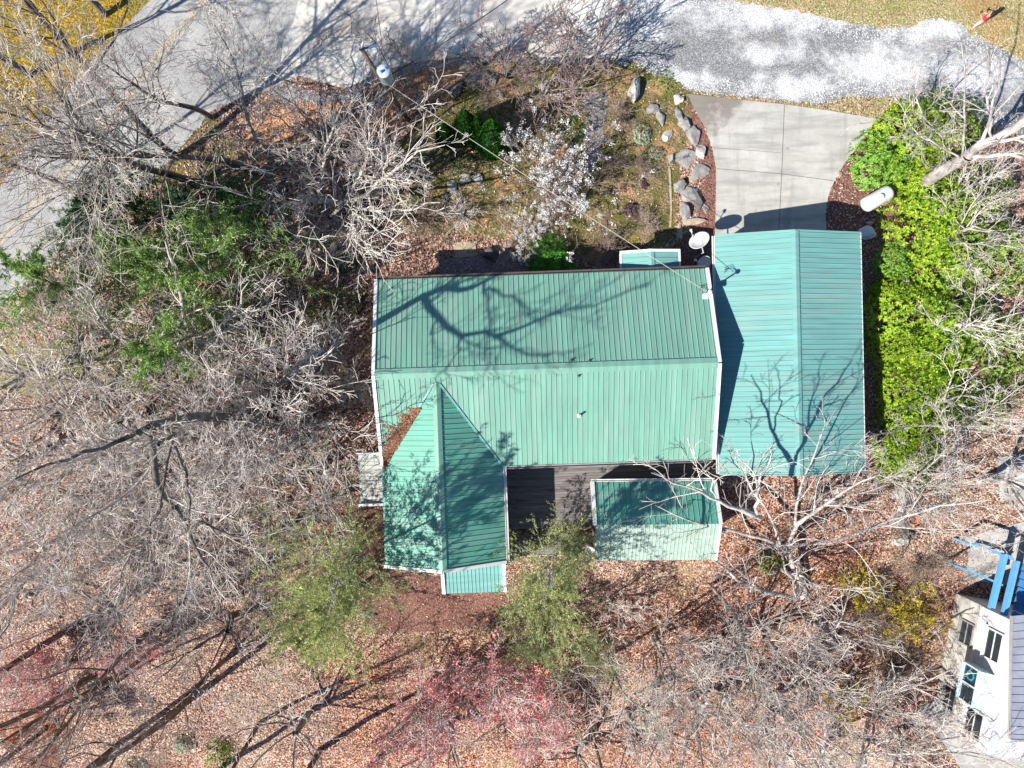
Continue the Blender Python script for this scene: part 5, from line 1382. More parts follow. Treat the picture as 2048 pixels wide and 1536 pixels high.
for a_ in (
 ('round', 800, 320, 4.2, 0.8, 0.7, 20, 'bare_tree', 'round crowned pale bare tree right below the utility pole', 'tree'),
 ('small_a', 620, 250, 3.2, 0.9, 0.95, 15, 'bare_tree', 'small tan bush like tree on the russet bank beside the lot', 'tree'),
 ('oak_a', 70, 500, 7.0, 0.95, 0.85, 10, 'bare_tree', 'bare tree at the left edge below the slim leaning tree', 'tree', BARE),
 ('oak_c', 90, 670, 7.0, 1.0, 0.85, 80, 'bare_tree', 'bare tree over the pale lawn strip at the left edge', 'tree', BARE),
 ('oak_a', 320, 800, 7.0, 0.95, 0.85, 160, 'bare_tree', 'bare tree just below the pale lawn strip', 'tree', BARE),
 ('oak_b', 120, 850, 7.0, 0.95, 0.9, 200, 'bare_tree', 'wide bare tree at the left edge below the lawn strip', 'tree', BARE),
 ('pale_a', 600, 860, 5.5, 0.9, 0.82, 240, 'bare_tree', 'pale bare tree nearest the left wall of the house', 'tree', BARE),
 ('oak_c', 460, 930, 6.5, 0.95, 0.85, 280, 'bare_tree', 'bare tree in the middle of the wood left of the small bay roof', 'tree', BARE),
 ('oak_b', 280, 980, 6.5, 0.95, 0.9, 320, 'bare_tree', 'dense bare tree deep in the left wood', 'tree', BARE),
 ('oak_a', 80, 1030, 6.5, 0.95, 0.9, 355, 'bare_tree', 'dense bare tree at the left edge, halfway down the wood', 'tree', BARE),
 ('oak_c', 170, 1150, 6.5, 0.9, 0.85, 25, 'bare_tree', 'bare tree above the long trunk shadows at lower left', 'tree', BARE),
 ('pale_b', 420, 1090, 6.0, 0.85, 0.85, 65, 'bare_tree', 'pale bare tree left of the feathery yellow green tree', 'tree', BARE),
 ('pale_a', 610, 1040, 5.0, 0.8, 0.72, 105, 'bare_tree', 'pale bare tree above the feathery yellow green tree', 'tree', BARE),
 ('pale_b', 330, 1230, 5.0, 0.7, 0.65, 145, 'bare_tree', 'thin pale bare tree among the long shadows at lower left', 'tree', BARE),
 ('oak_a', 20, 1220, 6.0, 0.8, 0.75, 100, 'bare_tree', 'bare tree cut by the left edge beside the red budded trees', 'tree', BARE),
 ('oak_b', 60, 770, 7.0, 0.95, 0.9, 33, 'bare_tree', 'bare tree at the left edge right under the pale lawn strip', 'tree', BARE),
 ('oak_c', 250, 690, 6.5, 0.85, 0.8, 71, 'bare_tree', 'bare tree whose twigs veil the pale lawn strip', 'tree', BARE),
 ('oak_a', 170, 960, 6.5, 0.95, 0.9, 112, 'bare_tree', 'bare tree near the left edge, midway down between lawn strip and red trees', 'tree', BARE),
 ('oak_b', 395, 865, 6.5, 0.9, 0.85, 151, 'bare_tree', 'bare tree between the slim fallen log and the bay roof', 'tree', BARE),
 ('oak_c', 545, 985, 6.0, 0.9, 0.8, 193, 'bare_tree', 'bare tree just above the pale one left of the feathery tree', 'tree', BARE),
 ('oak_a', 270, 1085, 6.5, 0.95, 0.9, 232, 'bare_tree', 'dense bare tree where the long shadows end at lower left', 'tree', BARE),
 ('pale_c', 350, 1010, 6.0, 0.9, 0.85, 311, 'bare_tree', 'white limbed bare tree in the thick of the left wood', 'tree', BARE),
 ('oak_c', 30, 1120, 6.5, 0.9, 0.85, 350, 'bare_tree', 'bare tree at the left edge above the one cut by it', 'tree', BARE),
 ('oak_b', 520, 800, 6.0, 0.85, 0.8, 17, 'bare_tree', 'bare tree on the russet leaves left of the pale shrubs by the house', 'tree', BARE),
 ('pale_c', 640, 960, 4.5, 0.75, 0.62, 49, 'bare_tree', 'short white limbed bare tree beside the bay roof', 'tree', BARE),
 ('oak_a', 420, 740, 6.5, 0.8, 0.75, 93, 'bare_tree', 'bare tree at the right end of the pale lawn strip', 'tree', BARE),
 ('pale_c', 620, 690, 5.0, 0.8, 0.72, 181, 'bare_tree', 'white limbed bare tree left of the upper house corner', 'tree', BARE),
 ('pale_a', 480, 1180, 5.5, 0.8, 0.75, 222, 'bare_tree', 'pale bare tree lowest beside the feathery yellow green tree', 'tree', BARE),
 ('pale_c', 1630, 1180, 5.0, 0.9, 0.85, 58, 'bare_tree', 'white limbed tree between the shed and the forsythias', 'tree'),
 ('pale_c', 1700, 1310, 5.0, 0.9, 0.85, 147, 'bare_tree', 'white limbed tree below the forsythias', 'tree'),
 ('pale_c', 1430, 1420, 5.5, 0.9, 0.85, 190, 'bare_tree', 'white limbed tree right of the tan squared rock', 'tree'),
 ('pale_b', 1590, 1460, 5.5, 0.85, 0.85, 233, 'bare_tree', 'bare tree at the bottom edge between the grey trunk and the sparse forsythia', 'tree'),
 ('pale_c', 1660, 1530, 5.5, 0.9, 0.9, 277, 'bare_tree', 'white limbed tree cut by the bottom edge at lower right', 'tree'),
 ('oak_c', 1340, 1340, 5.0, 0.75, 0.72, 321, 'bare_tree', 'thin bare tree in the leaves left of the dark evergreen shrub', 'tree'),
 ('pale_c', 1910, 985, 5.0, 0.85, 0.8, 5, 'bare_tree', 'white limbed tree arching over the rock row', 'tree'),
 ('pale_c', 2000, 800, 5.5, 0.8, 0.72, 44, 'bare_tree', 'white limbed tree over the lowest rhododendrons', 'tree'),
 ('pale_a', 2010, 340, 5.5, 0.75, 0.68, 87, 'bare_tree', 'pale bare tree just below the leaning grey trunk', 'tree'),
 ('pale_c', 1000, 1500, 4.5, 0.85, 0.82, 129, 'bare_tree', 'white limbed tree rising among the red budded trees', 'tree'),
 ('pale_a', 1720, 1030, 5.5, 0.85, 0.75, 90, 'bare_tree', 'pale bare tree behind the garage with long arching limbs', 'tree'),
 ('oak_c', 2020, 880, 6.0, 0.9, 0.85, 130, 'bare_tree', 'wide pale bare tree over the hedge at the right edge', 'tree'),
 ('pale_a', 1990, 1020, 5.5, 0.8, 0.8, 170, 'bare_tree', 'pale bare tree over the pavement above the blue pergola', 'tree'),
 ('pale_b', 2035, 640, 6.0, 0.75, 0.75, 210, 'bare_tree', 'thin pale bare tree standing in the olive hedge at right', 'tree'),
 ('small_a', 1860, 1060, 2.6, 0.8, 0.85, 250, 'bare_tree', 'brown twiggy small tree right of the rock row', 'tree'),
 ('pale_a', 1930, 170, 5.0, 0.8, 0.75, 290, 'bare_tree', 'pale bare tree over the right end of the gravel drive', 'tree'),
 ('oak_c', 2030, 420, 6.0, 0.8, 0.75, 20, 'bare_tree', 'bare tree at the right edge behind the leaning grey trunk', 'tree'),
 ('pale_b', 1590, 1330, 5.0, 0.85, 0.8, 330, 'bare_tree', 'bare tree in the middle of the lower right wood', 'tree'),
 ('oak_a', 1500, 1470, 5.5, 0.8, 0.8, 15, 'bare_tree', 'bare tree at the bottom edge left of the neighbour walk', 'tree'),
 ('pale_a', 1720, 1450, 5.0, 0.85, 0.8, 55, 'bare_tree', 'bare tree at the bottom edge beside the neighbour walk', 'tree'),
 ('red_b', 1830, 1490, 3.5, 0.9, 0.95, 95, 'red_budded_tree', 'sparse red budded tree in front of the white neighbour house', 'tree'),
 ('red_b', 1450, 1330, 3.5, 0.9, 0.85, 135, 'red_budded_tree', 'faint red budded tree left of the forsythia', 'tree'),
 ('pale_b', 1300, 1470, 5.0, 0.75, 0.7, 175, 'bare_tree', 'bare tree at the bottom edge right of the red trees', 'tree'),
 ('red_a', 960, 1370, 4.0, 1.05, 1.45, 215, 'red_budded_tree', 'largest red budded tree, below the lean to roof', 'tree'),
 ('red_a', 820, 1475, 3.8, 0.95, 1.4, 255, 'red_budded_tree', 'red budded tree at the bottom edge, left of the largest one', 'tree'),
 ('red_a', 1075, 1480, 4.0, 0.95, 1.2, 295, 'red_budded_tree', 'pale stemmed red budded tree at the bottom edge, right of the largest one', 'tree'),
 ('red_b', 1230, 1250, 4.0, 0.85, 0.7, 335, 'red_budded_tree', 'red tinged tree between the yellow green tree and the shed', 'tree'),
 ('red_a', 60, 1380, 3.8, 0.85, 1.1, 15, 'red_budded_tree', 'red budded tree at the lower left edge', 'tree'),
 ('red_a', 245, 1330, 3.8, 0.65, 0.8, 55, 'red_budded_tree', 'red budded tree among the long shadows at lower left', 'tree'),
 ('orange', 55, 1480, 3.2, 0.95, 1.0, 95, 'orange_budded_tree', 'orange leafed tree in the bottom left corner', 'tree'),
 ('small_pink', 1095, 130, 4.0, 1.3, 1.2, 20, 'bare_tree', 'small purplish tree at the lower edge of the concrete lot', 'tree'),
 ('small_pink', 1180, 75, 4.5, 1.4, 1.25, 110, 'bare_tree', 'purplish tree over the corner where lot and gravel meet', 'tree'),
 ('small_pink', 1010, 75, 4.5, 1.3, 1.1, 200, 'bare_tree', 'thin purplish tree overhanging the middle of the concrete lot', 'tree'),
 ('small_a', 790, 120, 3.5, 0.95, 0.9, 250, 'bare_tree', 'twiggy tan tree just right of the utility pole', 'tree'),
 ('pale_b', 1150, 1390, 5.0, 0.7, 0.6, 60, 'bare_tree', 'white stemmed bare tree in the wood under the yellow green tree', 'tree'),
): tree_at_crown(*a_)
# tall trunks at lower left with long shadows
LONG = 'tall brown trunks throwing long shadows at lower left'
for a_ in (
 ('tall_brown', 375, 1402, 0.95, 0.8, 10, 'bare_tree', 'tall brown trunked tree leaning out of the bottom edge', 'tree', LONG),
 ('tall_brown', 185, 1352, 0.9, 0.75, 60, 'bare_tree', 'tall brown trunked tree below the red budded one among long shadows', 'tree', LONG),
 ('tall_brown', 85, 1290, 0.9, 0.75, 130, 'bare_tree', 'tall brown trunked tree nearest the left edge', 'tree', LONG),
 ('tall_brown', 340, 1230, 0.85, 0.7, 200, 'bare_tree', 'tall brown trunked tree uppermost of those casting long shadows', 'tree', LONG),
 ('tall_brown', 640, 1500, 0.9, 0.75, 300, 'bare_tree', 'tall brown trunked tree at the bottom edge below the yellow green tree', 'tree', LONG),
 ('tall_brown', 235, 1490, 0.9, 0.7, 20, 'bare_tree', 'tall brown trunked tree between the orange tree and the sage shrub', 'tree', LONG),
 ('tall_brown', 745, 1522, 0.8, 0.7, 80, 'bare_tree', 'tall brown trunked tree at the bottom edge left of the red budded trees', 'tree', LONG),
 ('tall_brown', 450, 1528, 0.85, 0.7, 120, 'bare_tree', 'tall brown trunked tree at the bottom edge by the olive shrub', 'tree', LONG),
 ('tall_pale', 1420, 1170, 0.9, 0.7, 40, 'bare_tree', 'tall grey trunk rising from below the shed corner', 'tree'),
 ('tall_brown', 300, 1305, 0.85, 0.6, 75, 'bare_tree', 'slim brown trunked tree in the middle of the long shadows', 'tree', LONG),
 ('tall_brown', 130, 1425, 0.9, 0.6, 150, 'bare_tree', 'slim brown trunked tree above the orange tree', 'tree', LONG),
 ('tall_brown', 520, 1445, 0.7, 0.55, 210, 'bare_tree', 'slim brown trunked tree right of the thick one leaning out of the bottom', 'tree', LONG),
 ('tall_brown', 450, 1320, 0.75, 0.55, 290, 'bare_tree', 'slim brown trunked tree nearest the feathery yellow green tree', 'tree', LONG),
 ('tall_pale', 1215, 1312, 0.85, 0.6, 250, 'bare_tree', 'slim grey trunk in the wood straight below the shed', 'tree'),
 ('tall_pale', 1310, 1268, 0.8, 0.55, 330, 'bare_tree', 'slim grey trunk left of the dark evergreen shrub', 'tree'),
 ('tall_pale', 1190, 1480, 0.9, 0.7, 140, 'bare_tree', 'tall grey trunk at the bottom edge beside the white stemmed tree', 'tree'),
 ('tall_pale', 1500, 1420, 0.9, 0.7, 220, 'bare_tree', 'tall grey trunk slanting to the bottom edge right of the tan rock', 'tree'),
): tree(*a_)

# the tree whose forked limbs shade the house roof, built back along the sunlight from its shadow
def cast(u, v, zroof, z):
    s = P(u, v, zroof); t = (z - zroof)/(-LIGHT.z)
    q = s - LIGHT*t
    return (q.x, q.y, q.z)
def roofz(u, v):
    z = 3.6
    for _ in range(5):
        p = Matrix.Rotation(-R(2.0), 3, 'Z') @ (P(u, v, z) - Vector((1.715, 0.765, 0))); z = ZR - abs(p.y)/HY*(ZR-ZE) + 0.02
    return z
def cs(u, v, z): return cast(u, v, roofz(u, v), z)
fork = cs(846, 592, 12.6)
basexy = (fork[0]-0.5, fork[1]-0.1)
bz = gz(*basexy)
polys = [([(basexy[0], basexy[1], bz-0.15), (basexy[0], basexy[1]+0.02, bz+1.0), (basexy[0]+0.12, basexy[1]-0.1, bz+4.0), (basexy[0]+0.2, basexy[1]+0.18, bz+8.0), fork], [0.40, 0.30, 0.26, 0.22, 0.145])]
L1 = [fork, cs(892, 574, 13.2), cs(948, 578, 13.7), cs(968, 562, 14.1), cs(1010, 545, 15.0), cs(1060, 520, 15.8)]
L2 = [fork, cs(862, 618, 13.1), cs(880, 652, 13.6), cs(915, 666, 14.1), cs(962, 666, 14.6), cs(990, 678, 15.0), cs(1030, 708, 15.5), cs(1100, 712, 16.3)]
L3 = [cs(985, 674, 14.9), cs(1030, 656, 15.4), cs(1075, 640, 15.9), cs(1140, 622, 16.6), cs(1220, 600, 17.5), cs(1300, 570, 18.4)]
L4 = [cs(968, 564, 14.1), cs(972, 600, 14.5), cs(980, 655, 15.2), cs(968, 720, 15.9)]
L5 = [cs(972, 578, 14.2), cs(1025, 592, 15.0), cs(1060, 630, 15.7), cs(1085, 650, 16.3)]
L6 = [cs(918, 667, 14.1), cs(918, 700, 14.6), cs(902, 770, 15.4)]
L0 = [fork, cs(866, 580, 13.6), cs(905, 556, 15.2), cs(950, 528, 17.0)]
L7 = [cs(858, 605, 12.9), cs(900, 570, 13.7), cs(925, 530, 14.4)]
for L_, r_a, r_b in ((L0, .12, .03), (L1, .135, .045), (L2, .14, .04), (L3, .085, .03), (L4, .06, .02), (L5, .06, .02), (L6, .045, .02), (L7, .05, .02)):
    polys.append((L_, list(np.linspace(r_a, r_b, len(L_)))))
fx, fy = basexy; fz = gz(fx, fy)
polys = [([(p[0]-fx, p[1]-fy, p[2]-fz) for p in pts], rads) for pts, rads in polys]
place(bare_tree_meshes('roof_caster', 61, bark='bark_dark', twig='twig_grey', limb_polys=polys, dens=0.9), 'bare_tree', (fx, fy, fz), 1.0, 0, 'tallest forked bare tree in the left wood, whose shadow lies across the house roof', 'tree')

def gcast(u, v, z):
    zz = 3.2
    for _ in range(5):
        p = Matrix.Rotation(-R(1.1), 3, 'Z') @ (P(u, v, zz) - Vector((14.59, 1.6, 0))); zz = GR - abs(p.x)/GXh*(GR-GE) + 0.02
    return cast(u, v, zz, z)
b0 = gcast(1594, 946, 6.4)
fk = gcast(1570, 905, 7.0)
polys = [([(b0[0]+0.4, b0[1]-0.4, gz(b0[0], b0[1])-0.1), b0, fk], [0.15, 0.12, 0.11]),
 ([fk, gcast(1548, 862, 7.6), gcast(1536, 826, 8.2), gcast(1516, 790, 8.9), gcast(1502, 750, 9.6)], [0.09, .07, .055, .04, .02]),
 ([gcast(1590, 930, 6.6), gcast(1612, 870, 7.4), gcast(1636, 815, 8.1), gcast(1680, 755, 9.0), gcast(1705, 720, 9.6)], [0.09, .07, .055, .04, .02]),
 ([gcast(1548, 862, 7.6), gcast(1560, 800, 8.5), gcast(1558, 740, 9.3)], [0.045, .03, .015]),
 ([gcast(1612, 870, 7.4), gcast(1625, 800, 8.5), gcast(1640, 730, 9.6)], [0.045, .03, .015]),
 ([gcast(1636, 815, 8.1), gcast(1690, 800, 8.8), gcast(1715, 770, 9.4)], [0.045, .03, .015])]
fx, fy = b0[0]+0.4, b0[1]-0.4; fz = gz(fx, fy)
polys = [([(p[0]-fx, p[1]-fy, p[2]-fz) for p in pts], rads) for pts, rads in polys]
place(bare_tree_meshes('garage_caster', 62, bark='bark_pale', limb_polys=polys, dens=0.62), 'bare_tree', (fx, fy, fz), 1.0, 0, 'bare tree beside the shed that throws a forked shadow on the garage roof', 'tree')

# big leaning grey trunk at upper right, several pale limbs
tb = G(1838, 372)
def ub(u, v, z): p = P(u, v, z); return (p.x-tb.x, p.y-tb.y, p.z-tb.z)
polys = [([(0, 0, -0.1), ub(1880, 345, 2.2), ub(1935, 312, 4.0)], [0.36, 0.33, 0.29]),
 ([ub(1935, 312, 4.0), ub(1985, 280, 5.6), ub(2045, 245, 7.2), ub(2130, 180, 9.0)], [.25, .22, .18, .08]),
 ([ub(1935, 312, 4.0), ub(1955, 290, 5.0), ub(1975, 255, 6.0), ub(1990, 200, 7.5), ub(2000, 120, 9.0)], [.12, .1, .08, .05, .03]),
 ([ub(1935, 312, 4.0), ub(1990, 310, 4.8), ub(2040, 315, 5.6), ub(2110, 330, 7.0)], [.12, .10, .08, .04]),
 ([ub(1925, 318, 3.8), ub(1925, 250, 5.4), ub(1935, 170, 7.4), ub(1915, 60, 9.5)], [.06, .05, .04, .02]),
 ([ub(1925, 318, 3.8), ub(1870, 285, 4.8), ub(1810, 255, 6.0), ub(1750, 230, 7.2)], [.05, .04, .03, .015]),
 ([ub(1985, 280, 5.6), ub(1975, 200, 7.2), ub(1980, 80, 9.5)], [.06, .05, .02])]
place(bare_tree_meshes('leaner', 63, bark='bark_pale', limb_polys=polys, dens=0.6), 'bare_tree', tb, 1.0, 0, 'thick pale grey trunk leaning to the right edge over the hedge', 'tree')

# two spreading pale trees with their limbs placed one by one
def limb_tree(name, seed, base, limbs, label, bark='bark_pale', dens=0.95, twr=0.0105, r_=1.0):
    b = G(*base)
    def q(u, v, z): p = P(u, v, b.z+z); return (p.x-b.x, p.y-b.y, z)
    polys = [([q(*p) for p in pts], [r*r_ for r in rads]) for pts, rads in limbs]
    place(bare_tree_meshes(name, seed, bark=bark, limb_polys=polys, dens=dens, twr=twr), 'bare_tree', b, 1.0, 0, label, 'tree')
limb_tree('spreader', 64, (1608, 1192), [
 ([(1608, 1192, -0.1), (1604, 1165, 0.8), (1588, 1140, 1.5)], [.26, .22, .19]),
 ([(1604, 1168, 0.7), (1590, 1196, 1.3), (1545, 1190, 1.9), (1490, 1168, 2.7), (1440, 1130, 3.6), (1380, 1085, 4.8)], [.17, .15, .13, .10, .07, .03]),
 ([(1588, 1140, 1.5), (1575, 1095, 2.6), (1590, 1050, 3.7), (1640, 1010, 4.8), (1700, 975, 5.8), (1760, 950, 6.8)], [.13, .12, .10, .08, .06, .02]),
 ([(1588, 1140, 1.5), (1560, 1090, 2.8), (1510, 1070, 3.8), (1440, 1060, 4.8), (1370, 1040, 5.8), (1310, 1010, 6.8)], [.13, .11, .09, .07, .05, .02]),
 ([(1575, 1095, 2.6), (1660, 1085, 3.6), (1760, 1050, 4.8), (1860, 1015, 6.0), (1980, 1000, 7.4)], [.10, .085, .07, .055, .02]),
 ([(1560, 1090, 2.8), (1540, 1030, 4.0), (1500, 975, 5.2), (1470, 920, 6.4)], [.09, .07, .05, .02]),
 ([(1590, 1050, 3.7), (1600, 985, 5.0), (1625, 920, 6.2), (1650, 850, 7.2)], [.08, .06, .045, .02])],
 'pale bare tree with a thick curved foot and long spreading limbs right of the shed')
limb_tree('curler', 65, (318, 742), [
 ([(318, 742, -0.1), (330, 712, 1.6), (340, 690, 2.6)], [.24, .20, .17]),
 ([(340, 690, 2.6), (372, 664, 4.0), (366, 612, 5.4), (352, 545, 7.0), (330, 480, 8.6)], [.14, .12, .10, .07, .03]),
 ([(372, 664, 4.0), (402, 690, 5.0), (418, 745, 6.2), (405, 830, 7.6)], [.10, .09, .07, .02]),
 ([(340, 690, 2.6), (420, 668, 4.0), (470, 622, 5.4), (500, 560, 6.8)], [.12, .10, .07, .02]),
 ([(330, 712, 1.6), (270, 700, 3.2), (200, 640, 5.2), (160, 560, 7.2)], [.12, .10, .07, .02]),
 ([(330, 712, 1.6), (290, 780, 3.4), (240, 860, 5.2), (215, 960, 7.0)], [.11, .09, .06, .02])],
 'pale bare tree with curling white limbs at the end of the slim fallen log')
limb_tree('yardside', 66, (600, 395), [
 ([(600, 395, -0.1), (640, 400, 1.2), (690, 408, 2.2)], [.20, .17, .15]),
 ([(690, 408, 2.2), (735, 385, 3.2), (780, 345, 4.4), (830, 310, 5.6), (890, 290, 6.6)], [.11, .09, .07, .05, .02]),
 ([(690, 408, 2.2), (745, 420, 3.2), (810, 420, 4.2), (880, 405, 5.2)], [.10, .08, .06, .02]),
 ([(690, 408, 2.2), (720, 350, 3.6), (740, 290, 5.0), (745, 220, 6.4)], [.10, .08, .06, .02]),
 ([(640, 400, 1.2), (640, 340, 3.0), (660, 270, 4.8), (690, 200, 6.4)], [.10, .08, .06, .02]),
 ([(690, 408, 2.2), (740, 450, 3.4), (790, 480, 4.6)], [.08, .06, .02]),
 ([(640, 400, 1.2), (590, 340, 2.8), (560, 270, 4.4)], [.08, .06, .02])],
 'pale bare tree with radiating limbs below the utility pole, above the front yard')

def auto_tree(name, seed, base, label, ht=7.0, reach=4.2, nl=7, dens=0.9, bark='bark_pale', group=BARE, thin=1.0):
    rg_ = np.random.default_rng(seed); b = G(*base)
    lean = rg_.normal(0, 0.12, 2); top = np.array([lean[0]*3, lean[1]*3, ht*0.30])
    polys = [([(0, 0, -0.15), tuple(top*0.5+np.array([0.05, -0.04, 0])), tuple(top)], [0.24, 0.19, 0.16])]
    az0 = rg_.uniform(0, 6.28)
    for i in range(nl):
        az = az0 + i*2.4 + rg_.normal(0, .2); L = reach*rg_.uniform(0.65, 1.15); t0 = rg_.uniform(0.55, 1.0)
        p = top*t0; pts = [tuple(p)]; zt = ht*rg_.uniform(0.75, 1.05); az_ = az
        for k in range(1, 6):
            az_ += rg_.normal(0, 0.30); p = p + np.array([math.cos(az_), math.sin(az_), 0])*L/5 + np.array([0, 0, (zt-top[2]*t0)/5*(0.7+0.12*k)]); pts.append(tuple(p))
        r = rg_.uniform(0.085, 0.125)*thin; polys.append((pts, [r, r*.85, r*.68, r*.5, r*.33, r*.15]))
    place(bare_tree_meshes(name, seed, bark=bark, limb_polys=polys, dens=dens, twr=0.0105), 'bare_tree', b, 1.0, 0, label, 'tree', group)
for i, (bs, lb, gp) in enumerate((
 ((90, 900), 'white limbed spreading tree at the left edge between lawn strip and red trees', BARE),
 ((235, 880), 'white limbed spreading tree left of the thick dark trunk', BARE),
 ((450, 955), 'white limbed spreading tree in the middle of the left wood', BARE),
 ((130, 1075), 'white limbed spreading tree low on the left edge above the red trees', BARE),
 ((350, 1110), 'white limbed spreading tree above the longest trunk shadow', BARE),
 ((70, 740), 'white limbed spreading tree at the left end of the lawn strip', BARE),
 ((565, 790), 'white limbed spreading tree on russet leaves west of the house', BARE),
 ((1530, 1395), 'white limbed spreading tree in the middle of the lower right wood', None),
 ((1710, 1400), 'white limbed spreading tree beside the sparse low forsythia', None),
 ((1640, 1500), 'white limbed spreading tree nearest the bottom edge at lower right', None),
 ((1380, 1395), 'white limbed spreading tree above the tan squared rock', None),
 ((1960, 960), 'white limbed spreading tree over the pavement end behind the hedge', None))):
    auto_tree('auto_tree', 300+i, bs, lb, ht=6.2+0.4*(i % 4), group=gp)
for i, (bs, lb, gp) in enumerate((
 ((330, 960), 'thin grey spreading tree just below the thick dark trunk', BARE),
 ((180, 985), 'thin grey spreading tree halfway between lawn strip and red trees', BARE),
 ((480, 860), 'thin grey spreading tree between the thick dark trunk and the bay roof', BARE),
 ((560, 1060), 'thin grey spreading tree left of the top of the feathery yellow green tree', BARE),
 ((250, 1190), 'thin grey spreading tree over the upper ends of the long shadows', BARE),
 ((70, 1190), 'thin grey spreading tree at the left edge just above the red trees', BARE),
 ((460, 1230), 'thin grey spreading tree among the long shadows left of the feathery tree', BARE),
 ((640, 830), 'thin grey spreading tree closest to the left wall of the house', BARE),
 ((160, 800), 'thin grey spreading tree below the pale lawn strip near the left edge', BARE),
 ((520, 640), 'thin grey spreading tree over the bright pines', BARE),
 ((745, 350), 'thin grey spreading tree in the yard under the utility pole', None),
 ((660, 310), 'thin grey spreading tree on the slope below the russet bank', None),
 ((690, 450), 'thin grey spreading tree above the upper left corner of the house', None),
 ((1250, 1420), 'thin grey spreading tree left of the tan squared rock', None),
 ((1480, 1270), 'thin grey spreading tree by the dark evergreen shrub', None),
 ((1150, 1500), 'thin grey spreading tree at the bottom edge among the red trees', None),
 ((1790, 1460), 'thin grey spreading tree beside the neighbour walk', None),
 ((900, 1440), 'thin grey spreading tree between the two largest red budded trees', None),
 ((620, 1420), 'thin grey spreading tree at the bottom below the feathery yellow green tree', None))):
    auto_tree('auto_tree', 400+i, bs, lb, ht=5.4+0.5*(i % 5), reach=5.0, nl=8, dens=0.8, bark='bark_mid', group=gp, thin=0.62)

# evergreens
PINE = 'feathery pines below the road'
for a_ in (
 ('pine_dark', 330, 440, 1.05, 1.1, 0, 'pine_tree', 'darkest feathery pine, beside the road', 'tree', PINE),
 ('pine_dark', 430, 480, 0.9, 0.9, 90, 'pine_tree', 'dark feathery pine under the thick leaning trunk', 'tree', PINE),
 ('pine_dark', 560, 470, 0.75, 0.8, 200, 'pine_tree', 'dark feathery pine nearest the round bare tree', 'tree', PINE),
 ('pine_mid', 575, 525, 1.25, 1.1, 30, 'pine_tree', 'brightest green feathery pine of the group', 'tree', PINE),
 ('pine_mid2', 480, 590, 1.4, 1.2, 120, 'pine_tree', 'mid green pine below the brightest one', 'tree', PINE),
 ('pine_mid2', 450, 672, 1.4, 1.2, 220, 'pine_tree', 'light green pine at the edge of the pale lawn strip', 'tree', PINE),
 ('pine_mid', 350, 575, 1.0, 1.05, 310, 'pine_tree', 'green pine seen through bare twigs in the left wood', 'tree', PINE),
 ('pine_mid2', 225, 625, 1.45, 1.2, 40, 'pine_tree', 'green pine furthest left of the pines', 'tree', PINE),
 ('pine_dark', 250, 530, 0.7, 0.8, 140, 'pine_tree', 'dark pine between the darkest one and the left pines', 'tree', PINE),
 ('feather', 722, 1085, 1.38, 0.98, 0, 'feathery_tree', 'feathery yellow green tree left of the house wing', 'tree', None),
 ('feather2', 690, 1190, 1.1, 1.2, 80, 'feathery_tree', 'pale feathery tree below the larger one left of the wing', 'tree', None),
 ('feather', 1092, 1118, 1.2, 0.84, 140, 'feathery_tree', 'feathery yellow green tree at the foot of the deck stairs', 'tree', None),
 ('feather2', 1130, 1060, 0.62, 0.62, 250, 'feathery_tree', 'small yellow green tree reaching over the deck corner', 'tree', None),
 ('sage', 1080, 1240, 0.85, 1.0, 30, 'feathery_tree', 'dull sage green tree below the deck', 'tree', None),
 ('sage', 1170, 1280, 0.7, 0.9, 180, 'feathery_tree', 'dull sage green tree right of the red budded trees', 'tree', None),
): tree(*a_)

